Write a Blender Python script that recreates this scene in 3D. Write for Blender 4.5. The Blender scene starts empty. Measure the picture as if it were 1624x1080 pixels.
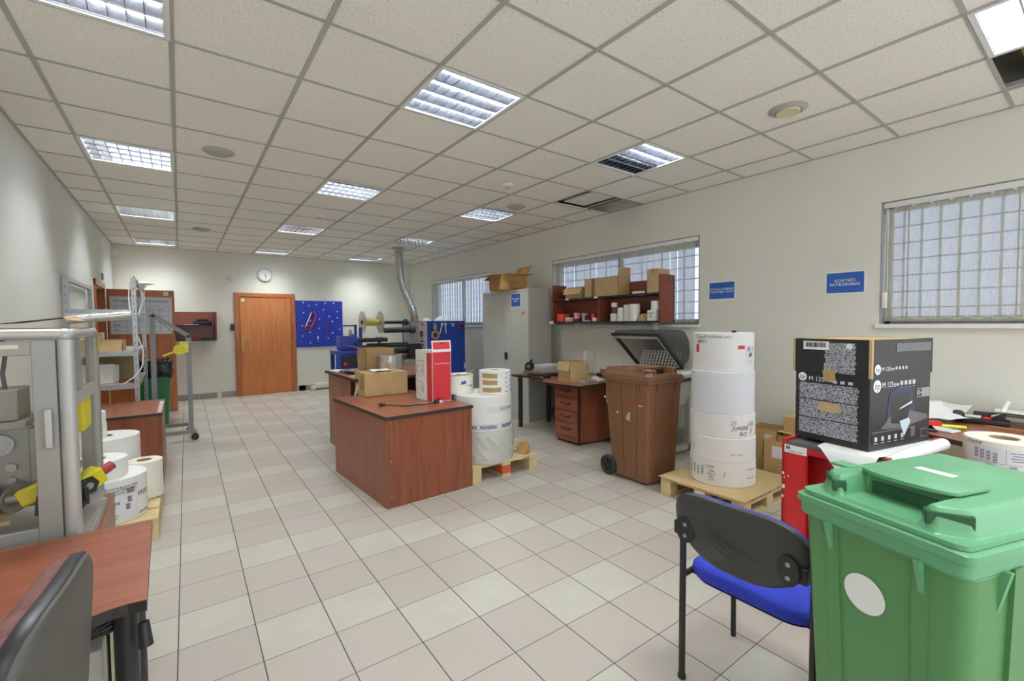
import bpy, bmesh, math, random
from mathutils import Vector, Matrix
random.seed(7)
SC = bpy.context.scene
COL = SC.collection
PI = math.pi
XL, XR, YB, YF, HC = -0.915, 4.58, 10.42, -0.9, 2.838
CAM = Vector((0, 0, 1.402))

# ------------------------------------------------------------------ materials
def lin(c):
    out = []
    for v in c[:3]:
        v = v / 255.0
        out.append(v / 12.92 if v <= 0.04045 else ((v + 0.055) / 1.055) ** 2.4)
    return (out[0], out[1], out[2], 1.0)

MATS = {}
def nodes(name):
    m = bpy.data.materials.new(name)
    m.use_nodes = True
    nt = m.node_tree
    return m, nt, nt.nodes['Principled BSDF'], nt.nodes['Material Output']

def mat(name, c, rough=0.5, metal=0.0, var=0.06, scale=6.0, bump=0.0, bscale=60.0, spec=0.5, coat=0.0, alpha=None, trans=0.0):
    if name in MATS:
        return MATS[name]
    m, nt, b, out = nodes(name)
    N, L = nt.nodes, nt.links
    tc = N.new('ShaderNodeTexCoord')
    b.inputs['Roughness'].default_value = rough
    b.inputs['Metallic'].default_value = metal
    b.inputs['Specular IOR Level'].default_value = spec
    b.inputs['Coat Weight'].default_value = coat
    if trans:
        b.inputs['Transmission Weight'].default_value = trans
    if alpha is not None:
        b.inputs['Alpha'].default_value = alpha
    col = lin(c)
    if var > 0:
        nz = N.new('ShaderNodeTexNoise'); nz.inputs['Scale'].default_value = scale; nz.inputs['Detail'].default_value = 5
        L.new(tc.outputs['Object'], nz.inputs['Vector'])
        rp = N.new('ShaderNodeValToRGB')
        rp.color_ramp.elements[0].position = 0.3; rp.color_ramp.elements[1].position = 0.7
        rp.color_ramp.elements[0].color = tuple(v * (1 - var) for v in col[:3]) + (1,)
        rp.color_ramp.elements[1].color = tuple(min(1, v * (1 + var)) for v in col[:3]) + (1,)
        L.new(nz.outputs['Fac'], rp.inputs['Fac']); L.new(rp.outputs['Color'], b.inputs['Base Color'])
    else:
        b.inputs['Base Color'].default_value = col
    if bump > 0:
        n2 = N.new('ShaderNodeTexNoise'); n2.inputs['Scale'].default_value = bscale; n2.inputs['Detail'].default_value = 3
        L.new(tc.outputs['Object'], n2.inputs['Vector'])
        bp = N.new('ShaderNodeBump'); bp.inputs['Strength'].default_value = bump; bp.inputs['Distance'].default_value = 0.01
        L.new(n2.outputs['Fac'], bp.inputs['Height']); L.new(bp.outputs['Normal'], b.inputs['Normal'])
    MATS[name] = m
    return m

def wood(name, dark, light, axis='Z', scale=10.0, rough=0.35, stretch=14.0, bands=0.0):
    if name in MATS:
        return MATS[name]
    m, nt, b, out = nodes(name)
    N, L = nt.nodes, nt.links
    tc = N.new('ShaderNodeTexCoord'); mp = N.new('ShaderNodeMapping')
    s = [stretch, stretch, stretch]; s['XYZ'.index(axis)] = 1.0
    mp.inputs['Scale'].default_value = s
    L.new(tc.outputs['Object'], mp.inputs['Vector'])
    nz = N.new('ShaderNodeTexNoise'); nz.inputs['Scale'].default_value = scale / 6.0
    nz.inputs['Detail'].default_value = 8; nz.inputs['Roughness'].default_value = 0.62; nz.inputs['Distortion'].default_value = 0.6
    L.new(mp.outputs['Vector'], nz.inputs['Vector'])
    rp = N.new('ShaderNodeValToRGB')
    rp.color_ramp.elements[0].position = 0.28; rp.color_ramp.elements[1].position = 0.74
    rp.color_ramp.elements[0].color = lin(dark); rp.color_ramp.elements[1].color = lin(light)
    L.new(nz.outputs['Fac'], rp.inputs['Fac']); L.new(rp.outputs['Color'], b.inputs['Base Color'])
    b.inputs['Roughness'].default_value = rough
    b.inputs['Coat Weight'].default_value = 0.08
    MATS[name] = m
    return m

def emis(name, c, s):
    if name in MATS:
        return MATS[name]
    m, nt, b, out = nodes(name)
    b.inputs['Base Color'].default_value = lin(c)
    b.inputs['Emission Color'].default_value = lin(c); b.inputs['Emission Strength'].default_value = s
    MATS[name] = m
    return m

def film(name, c, clear, rough=0.1, tint=(255, 255, 255)):
    """see-through sheet: a mix of transparency and a glossy / diffuse skin"""
    if name in MATS:
        return MATS[name]
    m, nt, b, out = nodes(name)
    N, L = nt.nodes, nt.links
    b.inputs['Base Color'].default_value = lin(c); b.inputs['Roughness'].default_value = rough
    tr = N.new('ShaderNodeBsdfTransparent'); tr.inputs['Color'].default_value = lin(tint)
    mx = N.new('ShaderNodeMixShader'); mx.inputs['Fac'].default_value = clear
    L.new(b.outputs['BSDF'], mx.inputs[1]); L.new(tr.outputs['BSDF'], mx.inputs[2]); L.new(mx.outputs['Shader'], out.inputs['Surface'])
    MATS[name] = m
    return m

def floor_mat():
    m, nt, b, out = nodes('floor_tiles'); N, L = nt.nodes, nt.links
    def M(op, a, bb=None, c=None):
        n = N.new('ShaderNodeMath'); n.operation = op
        for i, v in enumerate((a, bb, c)):
            if v is None: continue
            if isinstance(v, (int, float)): n.inputs[i].default_value = v
            else: L.new(v, n.inputs[i])
        return n.outputs[0]
    geo = N.new('ShaderNodeTexCoord'); sp = N.new('ShaderNodeSeparateXYZ')
    L.new(geo.outputs['Object'], sp.inputs[0])
    a = -0.009; t = 0.29146; fx, fy = -0.0454, 2.3867
    dx = M('SUBTRACT', sp.outputs[0], fx); dy = M('SUBTRACT', sp.outputs[1], fy)
    u = M('DIVIDE', M('ADD', M('MULTIPLY', dx, math.cos(a)), M('MULTIPLY', dy, math.sin(a))), t)
    v = M('DIVIDE', M('SUBTRACT', M('MULTIPLY', dy, math.cos(a)), M('MULTIPLY', dx, math.sin(a))), t)
    ku = M('FLOOR', u); kv = M('FLOOR', v)
    half = M('FLOOR', M('DIVIDE', M('ADD', ku, 1.0), 2.0))
    r3 = M('FLOORED_MODULO', M('ADD', kv, half), 3.0)
    green = M('LESS_THAN', r3, 0.5)
    cb = N.new('ShaderNodeCombineXYZ'); L.new(ku, cb.inputs[0]); L.new(kv, cb.inputs[1])
    wn = N.new('ShaderNodeTexWhiteNoise'); L.new(cb.outputs[0], wn.inputs['Vector'])
    nz = N.new('ShaderNodeTexNoise'); nz.inputs['Scale'].default_value = 5.0; nz.inputs['Detail'].default_value = 6
    L.new(geo.outputs['Object'], nz.inputs['Vector'])
    fine = N.new('ShaderNodeTexNoise'); fine.inputs['Scale'].default_value = 180.0; L.new(geo.outputs['Object'], fine.inputs['Vector'])
    def mix(f, c1, c2):
        n = N.new('ShaderNodeMix'); n.data_type = 'RGBA'
        if isinstance(f, (int, float)): n.inputs['Factor'].default_value = f
        else: L.new(f, n.inputs['Factor'])
        for k, c in ((6, c1), (7, c2)):
            if isinstance(c, tuple): n.inputs[k].default_value = lin(c)
            else: L.new(c, n.inputs[k])
        return n.outputs[2]
    pink = mix(M('ADD', M('MULTIPLY', wn.outputs[0], 0.5), M('MULTIPLY', nz.outputs['Fac'], 0.5)), (182, 174, 165), (195, 186, 177))
    grn = mix(nz.outputs['Fac'], (185, 183, 170), (207, 205, 193))
    col = mix(green, pink, grn)
    col = mix(M('MULTIPLY', fine.outputs['Fac'], 0.16), col, (120, 112, 104))
    du = M('ABSOLUTE', M('SUBTRACT', M('FRACT', u), 0.5)); dv = M('ABSOLUTE', M('SUBTRACT', M('FRACT', v), 0.5))
    gu = M('GREATER_THAN', du, 0.5 - 0.0085); gv = M('GREATER_THAN', dv, 0.5 - 0.006)
    g = M('MAXIMUM', gu, gv)
    col = mix(g, col, (78, 76, 72))
    L.new(col, b.inputs['Base Color'])
    L.new(M('ADD', M('MULTIPLY', g, 0.4), 0.36), b.inputs['Roughness'])
    bp = N.new('ShaderNodeBump'); bp.inputs['Strength'].default_value = 0.5; bp.inputs['Distance'].default_value = 0.003
    L.new(M('SUBTRACT', 1.0, g), bp.inputs['Height']); L.new(bp.outputs['Normal'], b.inputs['Normal'])
    MATS['floor'] = m
    return m

def tile_mat():
    """mineral-fibre ceiling tile: pale with small dark fissures"""
    m, nt, b, out = nodes('ceiling_tile'); N, L = nt.nodes, nt.links
    tc = N.new('ShaderNodeTexCoord')
    nz = N.new('ShaderNodeTexNoise'); nz.inputs['Scale'].default_value = 95.0; nz.inputs['Detail'].default_value = 3
    L.new(tc.outputs['Object'], nz.inputs['Vector'])
    rp = N.new('ShaderNodeValToRGB'); rp.color_ramp.elements[0].position = 0.33; rp.color_ramp.elements[1].position = 0.42
    rp.color_ramp.elements[0].color = lin((208, 206, 197)); rp.color_ramp.elements[1].color = lin((243, 241, 233))
    L.new(nz.outputs['Fac'], rp.inputs['Fac']); L.new(rp.outputs['Color'], b.inputs['Base Color'])
    b.inputs['Roughness'].default_value = 0.9
    MATS['tile'] = m
    return m

def speckle(name, bg, fg, scale, thr=0.5):
    if name in MATS: return MATS[name]
    m, nt, b, out = nodes(name); N, L = nt.nodes, nt.links
    tc = N.new('ShaderNodeTexCoord')
    nz = N.new('ShaderNodeTexNoise'); nz.inputs['Scale'].default_value = scale; nz.inputs['Detail'].default_value = 1
    L.new(tc.outputs['Object'], nz.inputs['Vector'])
    rp = N.new('ShaderNodeValToRGB'); rp.color_ramp.elements[0].position = thr - 0.04; rp.color_ramp.elements[1].position = thr + 0.04
    rp.color_ramp.elements[0].color = lin(bg); rp.color_ramp.elements[1].color = lin(fg)
    L.new(nz.outputs['Fac'], rp.inputs['Fac']); L.new(rp.outputs['Color'], b.inputs['Base Color'])
    b.inputs['Roughness'].default_value = 0.45
    MATS[name] = m
    return m

def fabric_mat():
    """woven vertical blind: half see-through, half translucent cloth"""
    m, nt, b, out = nodes('blind_fabric'); N, L = nt.nodes, nt.links
    tc = N.new('ShaderNodeTexCoord'); mp = N.new('ShaderNodeMapping'); mp.inputs['Scale'].default_value = (60, 60, 4)
    L.new(tc.outputs['Object'], mp.inputs['Vector'])
    nz = N.new('ShaderNodeTexNoise'); nz.inputs['Scale'].default_value = 3.0; nz.inputs['Detail'].default_value = 4
    L.new(mp.outputs['Vector'], nz.inputs['Vector'])
    df = N.new('ShaderNodeBsdfDiffuse'); df.inputs['Color'].default_value = lin((244, 240, 210))
    tl = N.new('ShaderNodeBsdfTranslucent'); tl.inputs['Color'].default_value = lin((214, 212, 190))
    tr = N.new('ShaderNodeBsdfTransparent'); tr.inputs['Color'].default_value = lin((188, 192, 204))
    m1 = N.new('ShaderNodeMixShader'); m1.inputs['Fac'].default_value = 0.35
    L.new(df.outputs[0], m1.inputs[1]); L.new(tl.outputs[0], m1.inputs[2])
    m2 = N.new('ShaderNodeMixShader')
    mr = N.new('ShaderNodeMapRange'); mr.inputs[1].default_value = 0.3; mr.inputs[2].default_value = 0.7; mr.inputs[3].default_value = 0.34; mr.inputs[4].default_value = 0.58
    L.new(nz.outputs['Fac'], mr.inputs[0]); L.new(mr.outputs[0], m2.inputs['Fac'])
    L.new(m1.outputs[0], m2.inputs[1]); L.new(tr.outputs[0], m2.inputs[2]); L.new(m2.outputs[0], out.inputs['Surface'])
    MATS['blind'] = m
    return m

floor_mat(); tile_mat(); fabric_mat()
M_WALL = mat('wall_paint', (225, 225, 214), 0.85, var=0.015, scale=2, bump=0.05, bscale=140, spec=0.2)
M_LEFT = mat('wall_paint_left', (224, 226, 220), 0.75, var=0.015, scale=2, bump=0.05, bscale=140, spec=0.3)
M_BASE = mat('skirting_tile', (150, 146, 138), 0.4, var=0.06, scale=4)
M_BAR = mat('grid_bar', (178, 177, 170), 0.5, var=0.01)
M_SLAB = mat('concrete_dark', (96, 92, 86), 0.9, var=0.2, scale=3)
M_MAHOG = wood('mahogany_laminate', (106, 54, 34), (152, 86, 56), 'Z')
M_MAHOGX = wood('mahogany_laminate_top', (118, 64, 44), (160, 96, 66), 'Y')
M_MAHOGH = wood('mahogany_laminate_long', (112, 58, 38), (160, 92, 64), 'Y')
M_MAHOGD = wood('mahogany_shelf', (104, 48, 36), (150, 78, 56), 'Y')
M_OAK = wood('door_veneer', (166, 94, 44), (200, 128, 70), 'Z', scale=12)
M_OAKD = wood('door_frame_veneer', (142, 76, 38), (178, 106, 58), 'Z', scale=12)
M_EDGE = mat('black_edging', (46, 40, 38), 0.45, var=0.05)
M_BLACK = mat('black_plastic', (38, 38, 40), 0.42, var=0.05)
M_DARK = mat('dark_metal', (58, 58, 60), 0.35, metal=0.6, var=0.05)
M_STEEL = mat('galvanised_steel', (176, 180, 182), 0.32, metal=0.85, var=0.12, scale=25)
M_ALU = mat('anodised_aluminium', (192, 192, 188), 0.42, metal=0.35, var=0.03)
M_ALUD = mat('brushed_aluminium', (164, 163, 158), 0.45, metal=0.3, var=0.04)
M_GREY = mat('grey_enamel', (196, 197, 189), 0.4, var=0.02)
M_GREYD = mat('grey_enamel_side', (176, 175, 166), 0.45, var=0.02)
M_TROL = mat('grey_painted_steel', (132, 136, 138), 0.4, metal=0.3, var=0.05)
M_CARD = mat('cardboard', (190, 162, 116), 0.85, var=0.06, scale=9)
M_CARDI = mat('cardboard_inside', (190, 158, 110), 0.9, var=0.06, scale=9)
M_CARDO = mat('cardboard_ochre', (178, 138, 82), 0.85, var=0.08, scale=9)
M_TAPE = mat('packing_tape', (176, 144, 92), 0.3, var=0.04)
M_WHITE = mat('white_plastic', (232, 232, 228), 0.4, var=0.01)
M_PAPER = mat('white_paper', (236, 236, 234), 0.75, var=0.015, scale=8)
M_ROLL = mat('paper_roll', (232, 232, 230), 0.6, var=0.02, scale=4)
M_ROLLC = mat('paper_roll_cream', (230, 228, 214), 0.65, var=0.02, scale=4)
M_ROLLB = mat('paper_roll_bluish', (222, 226, 232), 0.55, var=0.015, scale=4)
M_LABEL = mat('label_paper', (222, 222, 226), 0.6, var=0.02)
M_INK = mat('black_ink', (36, 36, 40), 0.7, var=0)
M_INKG = mat('grey_ink', (110, 110, 114), 0.7, var=0)
M_BLUE = mat('blue_enamel', (34, 66, 158), 0.4, var=0.04)
M_PEG = mat('blue_pegboard', (22, 50, 160), 0.45, var=0.03)
M_SIGN = mat('sign_blue', (38, 92, 176), 0.5, var=0.0)
M_RED = mat('red_enamel', (192, 28, 30), 0.36, var=0.05, scale=4)
M_REDD = mat('dark_red', (150, 48, 42), 0.5, var=0.06, scale=5)
M_REDBOX = mat('red_print', (196, 44, 50), 0.45, var=0.02)
M_REDTAPE = mat('red_tape', (212, 40, 34), 0.5, var=0)
M_YEL = mat('yellow_plastic', (226, 212, 40), 0.45, var=0.05)
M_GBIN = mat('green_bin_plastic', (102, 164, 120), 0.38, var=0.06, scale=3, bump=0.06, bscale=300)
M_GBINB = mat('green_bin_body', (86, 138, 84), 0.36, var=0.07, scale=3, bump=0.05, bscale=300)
M_GBIND = mat('green_bin_far', (40, 116, 70), 0.4, var=0.06)
M_BBIN = mat('brown_bin_plastic', (122, 84, 56), 0.4, var=0.08, scale=3, bump=0.06, bscale=300)
M_RUB = mat('rubber', (52, 53, 55), 0.7, var=0.08)
M_SEAT = mat('blue_fabric', (44, 60, 178), 0.9, var=0.08, scale=40, bump=0.3, bscale=500)
M_MESHRED = mat('worn_red_fabric', (132, 92, 88), 0.95, var=0.18, scale=30, bump=0.3, bscale=500)
M_SHELL = mat('chair_shell', (62, 61, 60), 0.5, var=0.06, bump=0.1, bscale=400)
M_CHSHELL = mat('grey_black_shell', (84, 82, 76), 0.55, var=0.06, bump=0.12, bscale=500)
M_WOODP = mat('pallet_timber', (210, 192, 146), 0.8, var=0.14, scale=7)
M_PALRED = mat('pallet_red_block', (206, 96, 60), 0.75, var=0.1)
M_HARDB = mat('hardboard_sheet', (188, 164, 118), 0.75, var=0.04)
M_GLASS = film('clear_glass', (230, 236, 236), 0.94, 0.03, (226, 231, 243))
M_ACRYL = film('acrylic_panel', (190, 192, 188), 0.97, 0.05, (250, 249, 247))
M_TINT = film('smoked_acrylic', (126, 126, 124), 0.72, 0.12, (196, 196, 194))
M_WRAP = film('stretch_film', (216, 218, 220), 0.55, 0.12)
M_FLANGE = film('clear_flange', (186, 184, 178), 0.45, 0.1)
M_BAG = mat('black_bag', (34, 35, 38), 0.22, var=0.2, scale=10, bump=0.8, bscale=18)
M_LOUV = mat('louvre_aluminium', (200, 203, 212), 0.1, metal=0.965, var=0.01)
M_HOUS = mat('lamp_housing', (226, 228, 228), 0.45, var=0)
M_TUBE = emis('lit_tube', (246, 251, 251), 66.0)
M_TUBEO = mat('unlit_tube', (222, 222, 220), 0.3, var=0)
M_HPB = mat('black_carton', (34, 34, 36), 0.4, var=0.12, scale=30)
M_HPG = speckle('grey_static_print', (52, 52, 56), (176, 178, 184), 240.0, 0.47)
M_HPBLUE = mat('blue_glow_print', (34, 48, 84), 0.4, var=0.15, scale=12)
M_HPGREY = mat('grey_print', (104, 104, 106), 0.4, var=0.1, scale=12)
M_DUCT = mat('flexible_duct', (186, 188, 188), 0.28, metal=0.8, var=0.06)
M_FOIL = mat('silver_film', (206, 208, 206), 0.22, metal=0.5, var=0.14, scale=18, bump=0.3, bscale=30)
M_WB = mat('whiteboard', (206, 210, 216), 0.25, var=0.01)
M_CREAM = mat('cream_pvc', (226, 220, 196), 0.5, var=0.02)
M_YTAPE = mat('yellow_cord', (214, 200, 110), 0.7, var=0.08)
M_STKY = mat('yellow_sticker', (222, 214, 160), 0.6, var=0)
M_BRASS = mat('brass', (190, 160, 90), 0.3, metal=0.8, var=0.05)
M_PINK = mat('pink_plastic', (226, 176, 184), 0.5, var=0.02)
M_ORANGE = mat('orange_red_card', (226, 84, 54), 0.55, var=0.04)
M_TEAL = mat('teal_dark_void', (66, 92, 88), 0.7, var=0.1)
M_BEIGE = mat('beige_panel', (214, 208, 172), 0.5, var=0.02)
M_FRAME = mat('window_frame_grey', (164, 166, 164), 0.45, var=0.02)
M_GRILLE = mat('window_grille', (140, 140, 136), 0.5, var=0.03)
M_LYEL = mat('fluorescent_yellow', (222, 232, 70), 0.45, var=0)
# ------------------------------------------------------------------ mesh builder
def RZ(deg): return Matrix.Rotation(math.radians(deg), 4, 'Z')
def RX(deg): return Matrix.Rotation(math.radians(deg), 4, 'X')
def RY(deg): return Matrix.Rotation(math.radians(deg), 4, 'Y')
def T(x, y, z=0.0): return Matrix.Translation((x, y, z))
def frame(o, xd, yd):
    """matrix whose local x / y axes are xd / yd (z = the outward normal)"""
    x = Vector(xd).normalized(); y = Vector(yd).normalized(); z = x.cross(y).normalized(); y = z.cross(x)
    m = Matrix(((x.x, y.x, z.x, o[0]), (x.y, y.y, z.y, o[1]), (x.z, y.z, z.z, o[2]), (0, 0, 0, 1)))
    return m

class MB:
    def __init__(self, M=None):
        self.bm = bmesh.new(); self.M = M or Matrix(); self.mi = 0
    def _v(self, p): return self.bm.verts.new(self.M @ Vector(p))
    def _f(self, vs):
        try:
            f = self.bm.faces.new(vs); f.material_index = self.mi; return f
        except ValueError:
            return None
    def box(self, x0, x1, y0, y1, z0, z1, bev=0.0, seg=2, M=None):
        M = M or Matrix()
        P = [(x0, y0, z0), (x1, y0, z0), (x1, y1, z0), (x0, y1, z0), (x0, y0, z1), (x1, y0, z1), (x1, y1, z1), (x0, y1, z1)]
        vs = [self._v(M @ Vector(p)) for p in P]
        fs = [self._f([vs[i] for i in q]) for q in ((3, 2, 1, 0), (4, 5, 6, 7), (0, 1, 5, 4), (1, 2, 6, 5), (2, 3, 7, 6), (3, 0, 4, 7))]
        if bev > 0:
            es = list({e for f in fs for e in f.edges})
            bmesh.ops.bevel(self.bm, geom=es, offset=bev, segments=seg, profile=0.5, affect='EDGES', material=-1)
        return self
    def prism(self, poly, z0, z1, M=None, bev=0.0):
        M = M or Matrix()
        a = [self._v(M @ Vector((p[0], p[1], z0))) for p in poly]
        b = [self._v(M @ Vector((p[0], p[1], z1))) for p in poly]
        n = len(poly)
        top = self._f(b); bot = self._f(a[::-1])
        for i in range(n): self._f([a[i], a[(i + 1) % n], b[(i + 1) % n], b[i]])
        if bev > 0 and top:
            bmesh.ops.bevel(self.bm, geom=list(top.edges), offset=bev, segments=2, profile=0.5, affect='EDGES', material=-1)
        return self
    def quad(self, pts):
        self._f([self._v(p) for p in pts]); return self
    def loft(self, rings, cap0=True, cap1=True, closed=True):
        R = [[self._v(p) for p in r] for r in rings]
        n = len(R[0])
        for i in range(len(R) - 1):
            for j in range(n if closed else n - 1):
                self._f([R[i][j], R[i][(j + 1) % n], R[i + 1][(j + 1) % n], R[i + 1][j]])
        if cap0 and closed: self._f(R[0][::-1])
        if cap1 and closed: self._f(R[-1])
        return self
    def grid(self, pts):
        """pts[i][j]: an open sheet"""
        return self.loft(pts, False, False, False)
    def cyl(self, p0, p1, r0, r1=None, seg=20, caps=True):
        r1 = r0 if r1 is None else r1
        p0, p1 = Vector(p0), Vector(p1); d = (p1 - p0).normalized()
        u = d.orthogonal().normalized(); w = d.cross(u)
        mk = lambda p, r: [p + (u * math.cos(2 * PI * k / seg) + w * math.sin(2 * PI * k / seg)) * r for k in range(seg)]
        return self.loft([mk(p0, r0), mk(p1, r1)], caps, caps)
    def lathe(self, prof, c=(0, 0, 0), axis=(0, 0, 1), seg=28, caps=(True, True)):
        c = Vector(c); d = Vector(axis).normalized(); u = d.orthogonal().normalized(); w = d.cross(u)
        rings = [[c + d * z + (u * math.cos(2 * PI * k / seg) + w * math.sin(2 * PI * k / seg)) * max(r, 1e-4) for k in range(seg)] for r, z in prof]
        return self.loft(rings, caps[0], caps[1])
    def tube(self, pts, r, seg=8, caps=True):
        pts = [Vector(p) for p in pts]; rings = []; u = None
        for i, p in enumerate(pts):
            d = (pts[min(i + 1, len(pts) - 1)] - pts[max(i - 1, 0)]).normalized()
            if u is None: u = d.orthogonal().normalized()
            u = (u - d * u.dot(d))
            u = u.normalized() if u.length > 1e-6 else d.orthogonal().normalized()
            w = d.cross(u)
            rr = r[i] if isinstance(r, (list, tuple)) else r
            rings.append([p + (u * math.cos(2 * PI * k / seg) + w * math.sin(2 * PI * k / seg)) * rr for k in range(seg)])
        return self.loft(rings, caps, caps)
    def bar(self, p0, p1, w, h, up=(0, 0, 1), bev=0.0):
        p0, p1 = Vector(p0), Vector(p1); d = p1 - p0; L = d.length; d.normalize()
        up = Vector(up)
        if abs(d.dot(up)) > 0.98: up = Vector((1, 0, 0))
        s = d.cross(up).normalized(); t = s.cross(d)
        m = Matrix(((d.x, s.x, t.x, p0.x), (d.y, s.y, t.y, p0.y), (d.z, s.z, t.z, p0.z), (0, 0, 0, 1)))
        return self.box(0, L, -w / 2, w / 2, -h / 2, h / 2, bev, 1, m)
    def sphere(self, c, r, sx=1, sy=1, sz=1, seg=16):
        prof = [(r * math.sin(PI * k / 10), -r * math.cos(PI * k / 10)) for k in range(11)]
        c = Vector(c); rings = [[c + Vector((rr * math.cos(2 * PI * j / seg) * sx, rr * math.sin(2 * PI * j / seg) * sy, z * sz)) for j in range(seg)] for rr, z in [(max(a, 1e-4), b) for a, b in prof]]
        return self.loft(rings)
    def cylpatch(self, c, r, phi, w, z0, h, n=8, off=0.0012, skew=0.0):
        """a sheet stuck round a standing cylinder, centred on the angle phi (degrees)"""
        a = math.radians(phi); rows = []
        for k in range(n + 1):
            x = -w / 2 + w * k / n; f = a + x / r
            q = lambda z, o=off: (c[0] + (r + o) * math.cos(f), c[1] + (r + o) * math.sin(f), z + skew * x)
            rows.append([q(z0), q(z0 + h)])
        return self.grid(rows)

PW = {}     # world matrix of every parent
def link(o, parent=None):
    COL.objects.link(o)
    if parent is not None: o.parent = parent
def build(mb, name, mats, parent=None, smooth=40, label=None):
    if not isinstance(mats, (list, tuple)): mats = [mats]
    bm = mb.bm
    bmesh.ops.remove_doubles(bm, verts=bm.verts, dist=1e-6)
    bmesh.ops.recalc_face_normals(bm, faces=bm.faces)
    me = bpy.data.meshes.new(name)
    if parent is not None:
        W = PW[parent.name]; bm.transform(W.inverted())
        loc = None
    else:
        xs = [v.co for v in bm.verts]
        loc = Vector(((min(v.x for v in xs) + max(v.x for v in xs)) / 2, (min(v.y for v in xs) + max(v.y for v in xs)) / 2, min(v.z for v in xs)))
        bm.transform(Matrix.Translation(-loc))
    bm.to_mesh(me); bm.free()
    for m in mats: me.materials.append(m)
    if smooth:
        for p in me.polygons: p.use_smooth = True
        me.set_sharp_from_angle(angle=math.radians(smooth))
    o = bpy.data.objects.new(name, me); link(o, parent)
    if loc is not None:
        o.location = loc; PW[o.name] = Matrix.Translation(loc)
    else:
        PW[o.name] = PW[parent.name]
    if label: o['label'] = label
    return o
def tag(o, label, cat, group=None, kind=None):
    o['label'] = label; o['category'] = cat
    if group: o['group'] = group
    if kind: o['kind'] = kind
    return o
def thing(name, label, cat, loc=(0, 0, 0), rz=0.0, group=None):
    o = bpy.data.objects.new(name, None); COL.objects.link(o)
    o.empty_display_size = 0.1
    o.location = loc; o.rotation_euler = (0, 0, math.radians(rz))
    PW[o.name] = T(*loc) @ RZ(rz)
    return tag(o, label, cat, group)
def struct(mb, name, mats, parent=None, smooth=0):
    o = build(mb, name, mats, parent, smooth)
    if parent is None: o['kind'] = 'structure'
    return o
def sroot(name, loc=(0, 0, 0)):
    o = bpy.data.objects.new(name, None); COL.objects.link(o); o.location = loc; PW[o.name] = T(*loc); o['kind'] = 'structure'
    return o

_DG = {}
def text_geo(s, size, align='CENTER', bold=0.0, shear=0.0, space=1.0):
    cu = bpy.data.curves.new('t', 'FONT'); cu.body = s; cu.size = size; cu.align_x = align; cu.align_y = 'CENTER'
    cu.resolution_u = 2; cu.offset = bold; cu.shear = shear; cu.space_line = space
    ob = bpy.data.objects.new('t', cu); COL.objects.link(ob)
    dg = bpy.context.evaluated_depsgraph_get(); dg.update()
    me = bpy.data.meshes.new_from_object(ob.evaluated_get(dg))
    V = [v.co.copy() for v in me.vertices]; F = [tuple(p.vertices) for p in me.polygons]
    bpy.data.objects.remove(ob); bpy.data.curves.remove(cu); bpy.data.meshes.remove(me)
    return V, F
def add_text(mb, s, size, M, bend=None, **k):
    """flat text in M's xy plane, or bend=(centre, radius, phi, z): wrapped on a standing cylinder"""
    V, F = text_geo(s, size, **k); vs = []
    for v in V:
        if bend:
            c, r, phi, z = bend[:4]
            x, y = v.x, v.y
            if len(bend) > 4 and bend[4]: x, y = -x, -y
            f = math.radians(phi) + x / r
            vs.append(mb._v((c[0] + (r + 0.0025) * math.cos(f), c[1] + (r + 0.0025) * math.sin(f), z + y)))
        else:
            vs.append(mb._v(M @ v))
    for f in F: mb._f([vs[i] for i in f])
    return mb
def lettering(parent, s, size, M=None, m=None, name='lettering', bend=None, **k):
    mb = MB(); add_text(mb, s, size, M, bend, **k)
    return build(mb, name, m or M_INK, parent, 0)

def rrect(w, d, r, z, n=4, cx=0.0, cy=0.0):
    """rounded rectangle ring"""
    out = []
    for sx, sy, a0 in ((1, 1, 0), (-1, 1, 90), (-1, -1, 180), (1, -1, 270)):
        for k in range(n + 1):
            a = math.radians(a0 + 90 * k / n)
            out.append((cx + sx * (w / 2 - r) + r * math.cos(a), cy + sy * (d / 2 - r) + r * math.sin(a), z))
    return out
def barcode(mb, M, w, h, n=22, seed=1):
    rnd = random.Random(seed); x = -w / 2
    while x < w / 2:
        b = rnd.choice((0.35, 0.6, 1.0)) * w / n
        mb.box(x, min(x + b, w / 2), -h / 2, h / 2, 0, 0.0006, 0, 1, M); x += b + rnd.choice((0.4, 0.8)) * w / n
    return mb
# ================================================================== THE SETTING
mb = MB(); mb.box(-1.25, 4.9, YF - 1.6, YB + .3, -0.08, 0); o = struct(mb, 'floor', MATS['floor'])
o.data.transform(T(*o.location)); o.location = (0, 0, 0)       # tile pattern is laid out from the world origin
ZT = 3.32
W_Z0, W_Z1 = 1.375, 2.352
WINS = [(6.86, 9.243), (2.755, 5.172), (-.86, 1.18)]
mb = MB()
mb.box(XR, XR + .25, YF, YB + .25, 0, W_Z0); mb.box(XR, XR + .25, YF, YB + .25, W_Z1, ZT)
ys = [YF, YF, 1.18, 2.755, 5.172, 6.86, 9.243, YB + .25]
for a, b in ((2, 3), (4, 5), (6, 7)): mb.box(XR, XR + .25, ys[a], ys[b], W_Z0, W_Z1)
struct(mb, 'wall_right', M_WALL)
mb = MB(); mb.box(-1.2, XR, YB, YB + .25, 0, ZT); struct(mb, 'wall_back', M_WALL)
DY0, DY1, DZ = 8.28, 9.14, 1.97
mb = MB(); mb.box(XL - .25, XL, YF, DY0, 0, ZT); mb.box(XL - .25, XL, DY1, YB, 0, ZT); mb.box(XL - .25, XL, DY0, DY1, DZ, ZT)
struct(mb, 'wall_left', M_LEFT)
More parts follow.
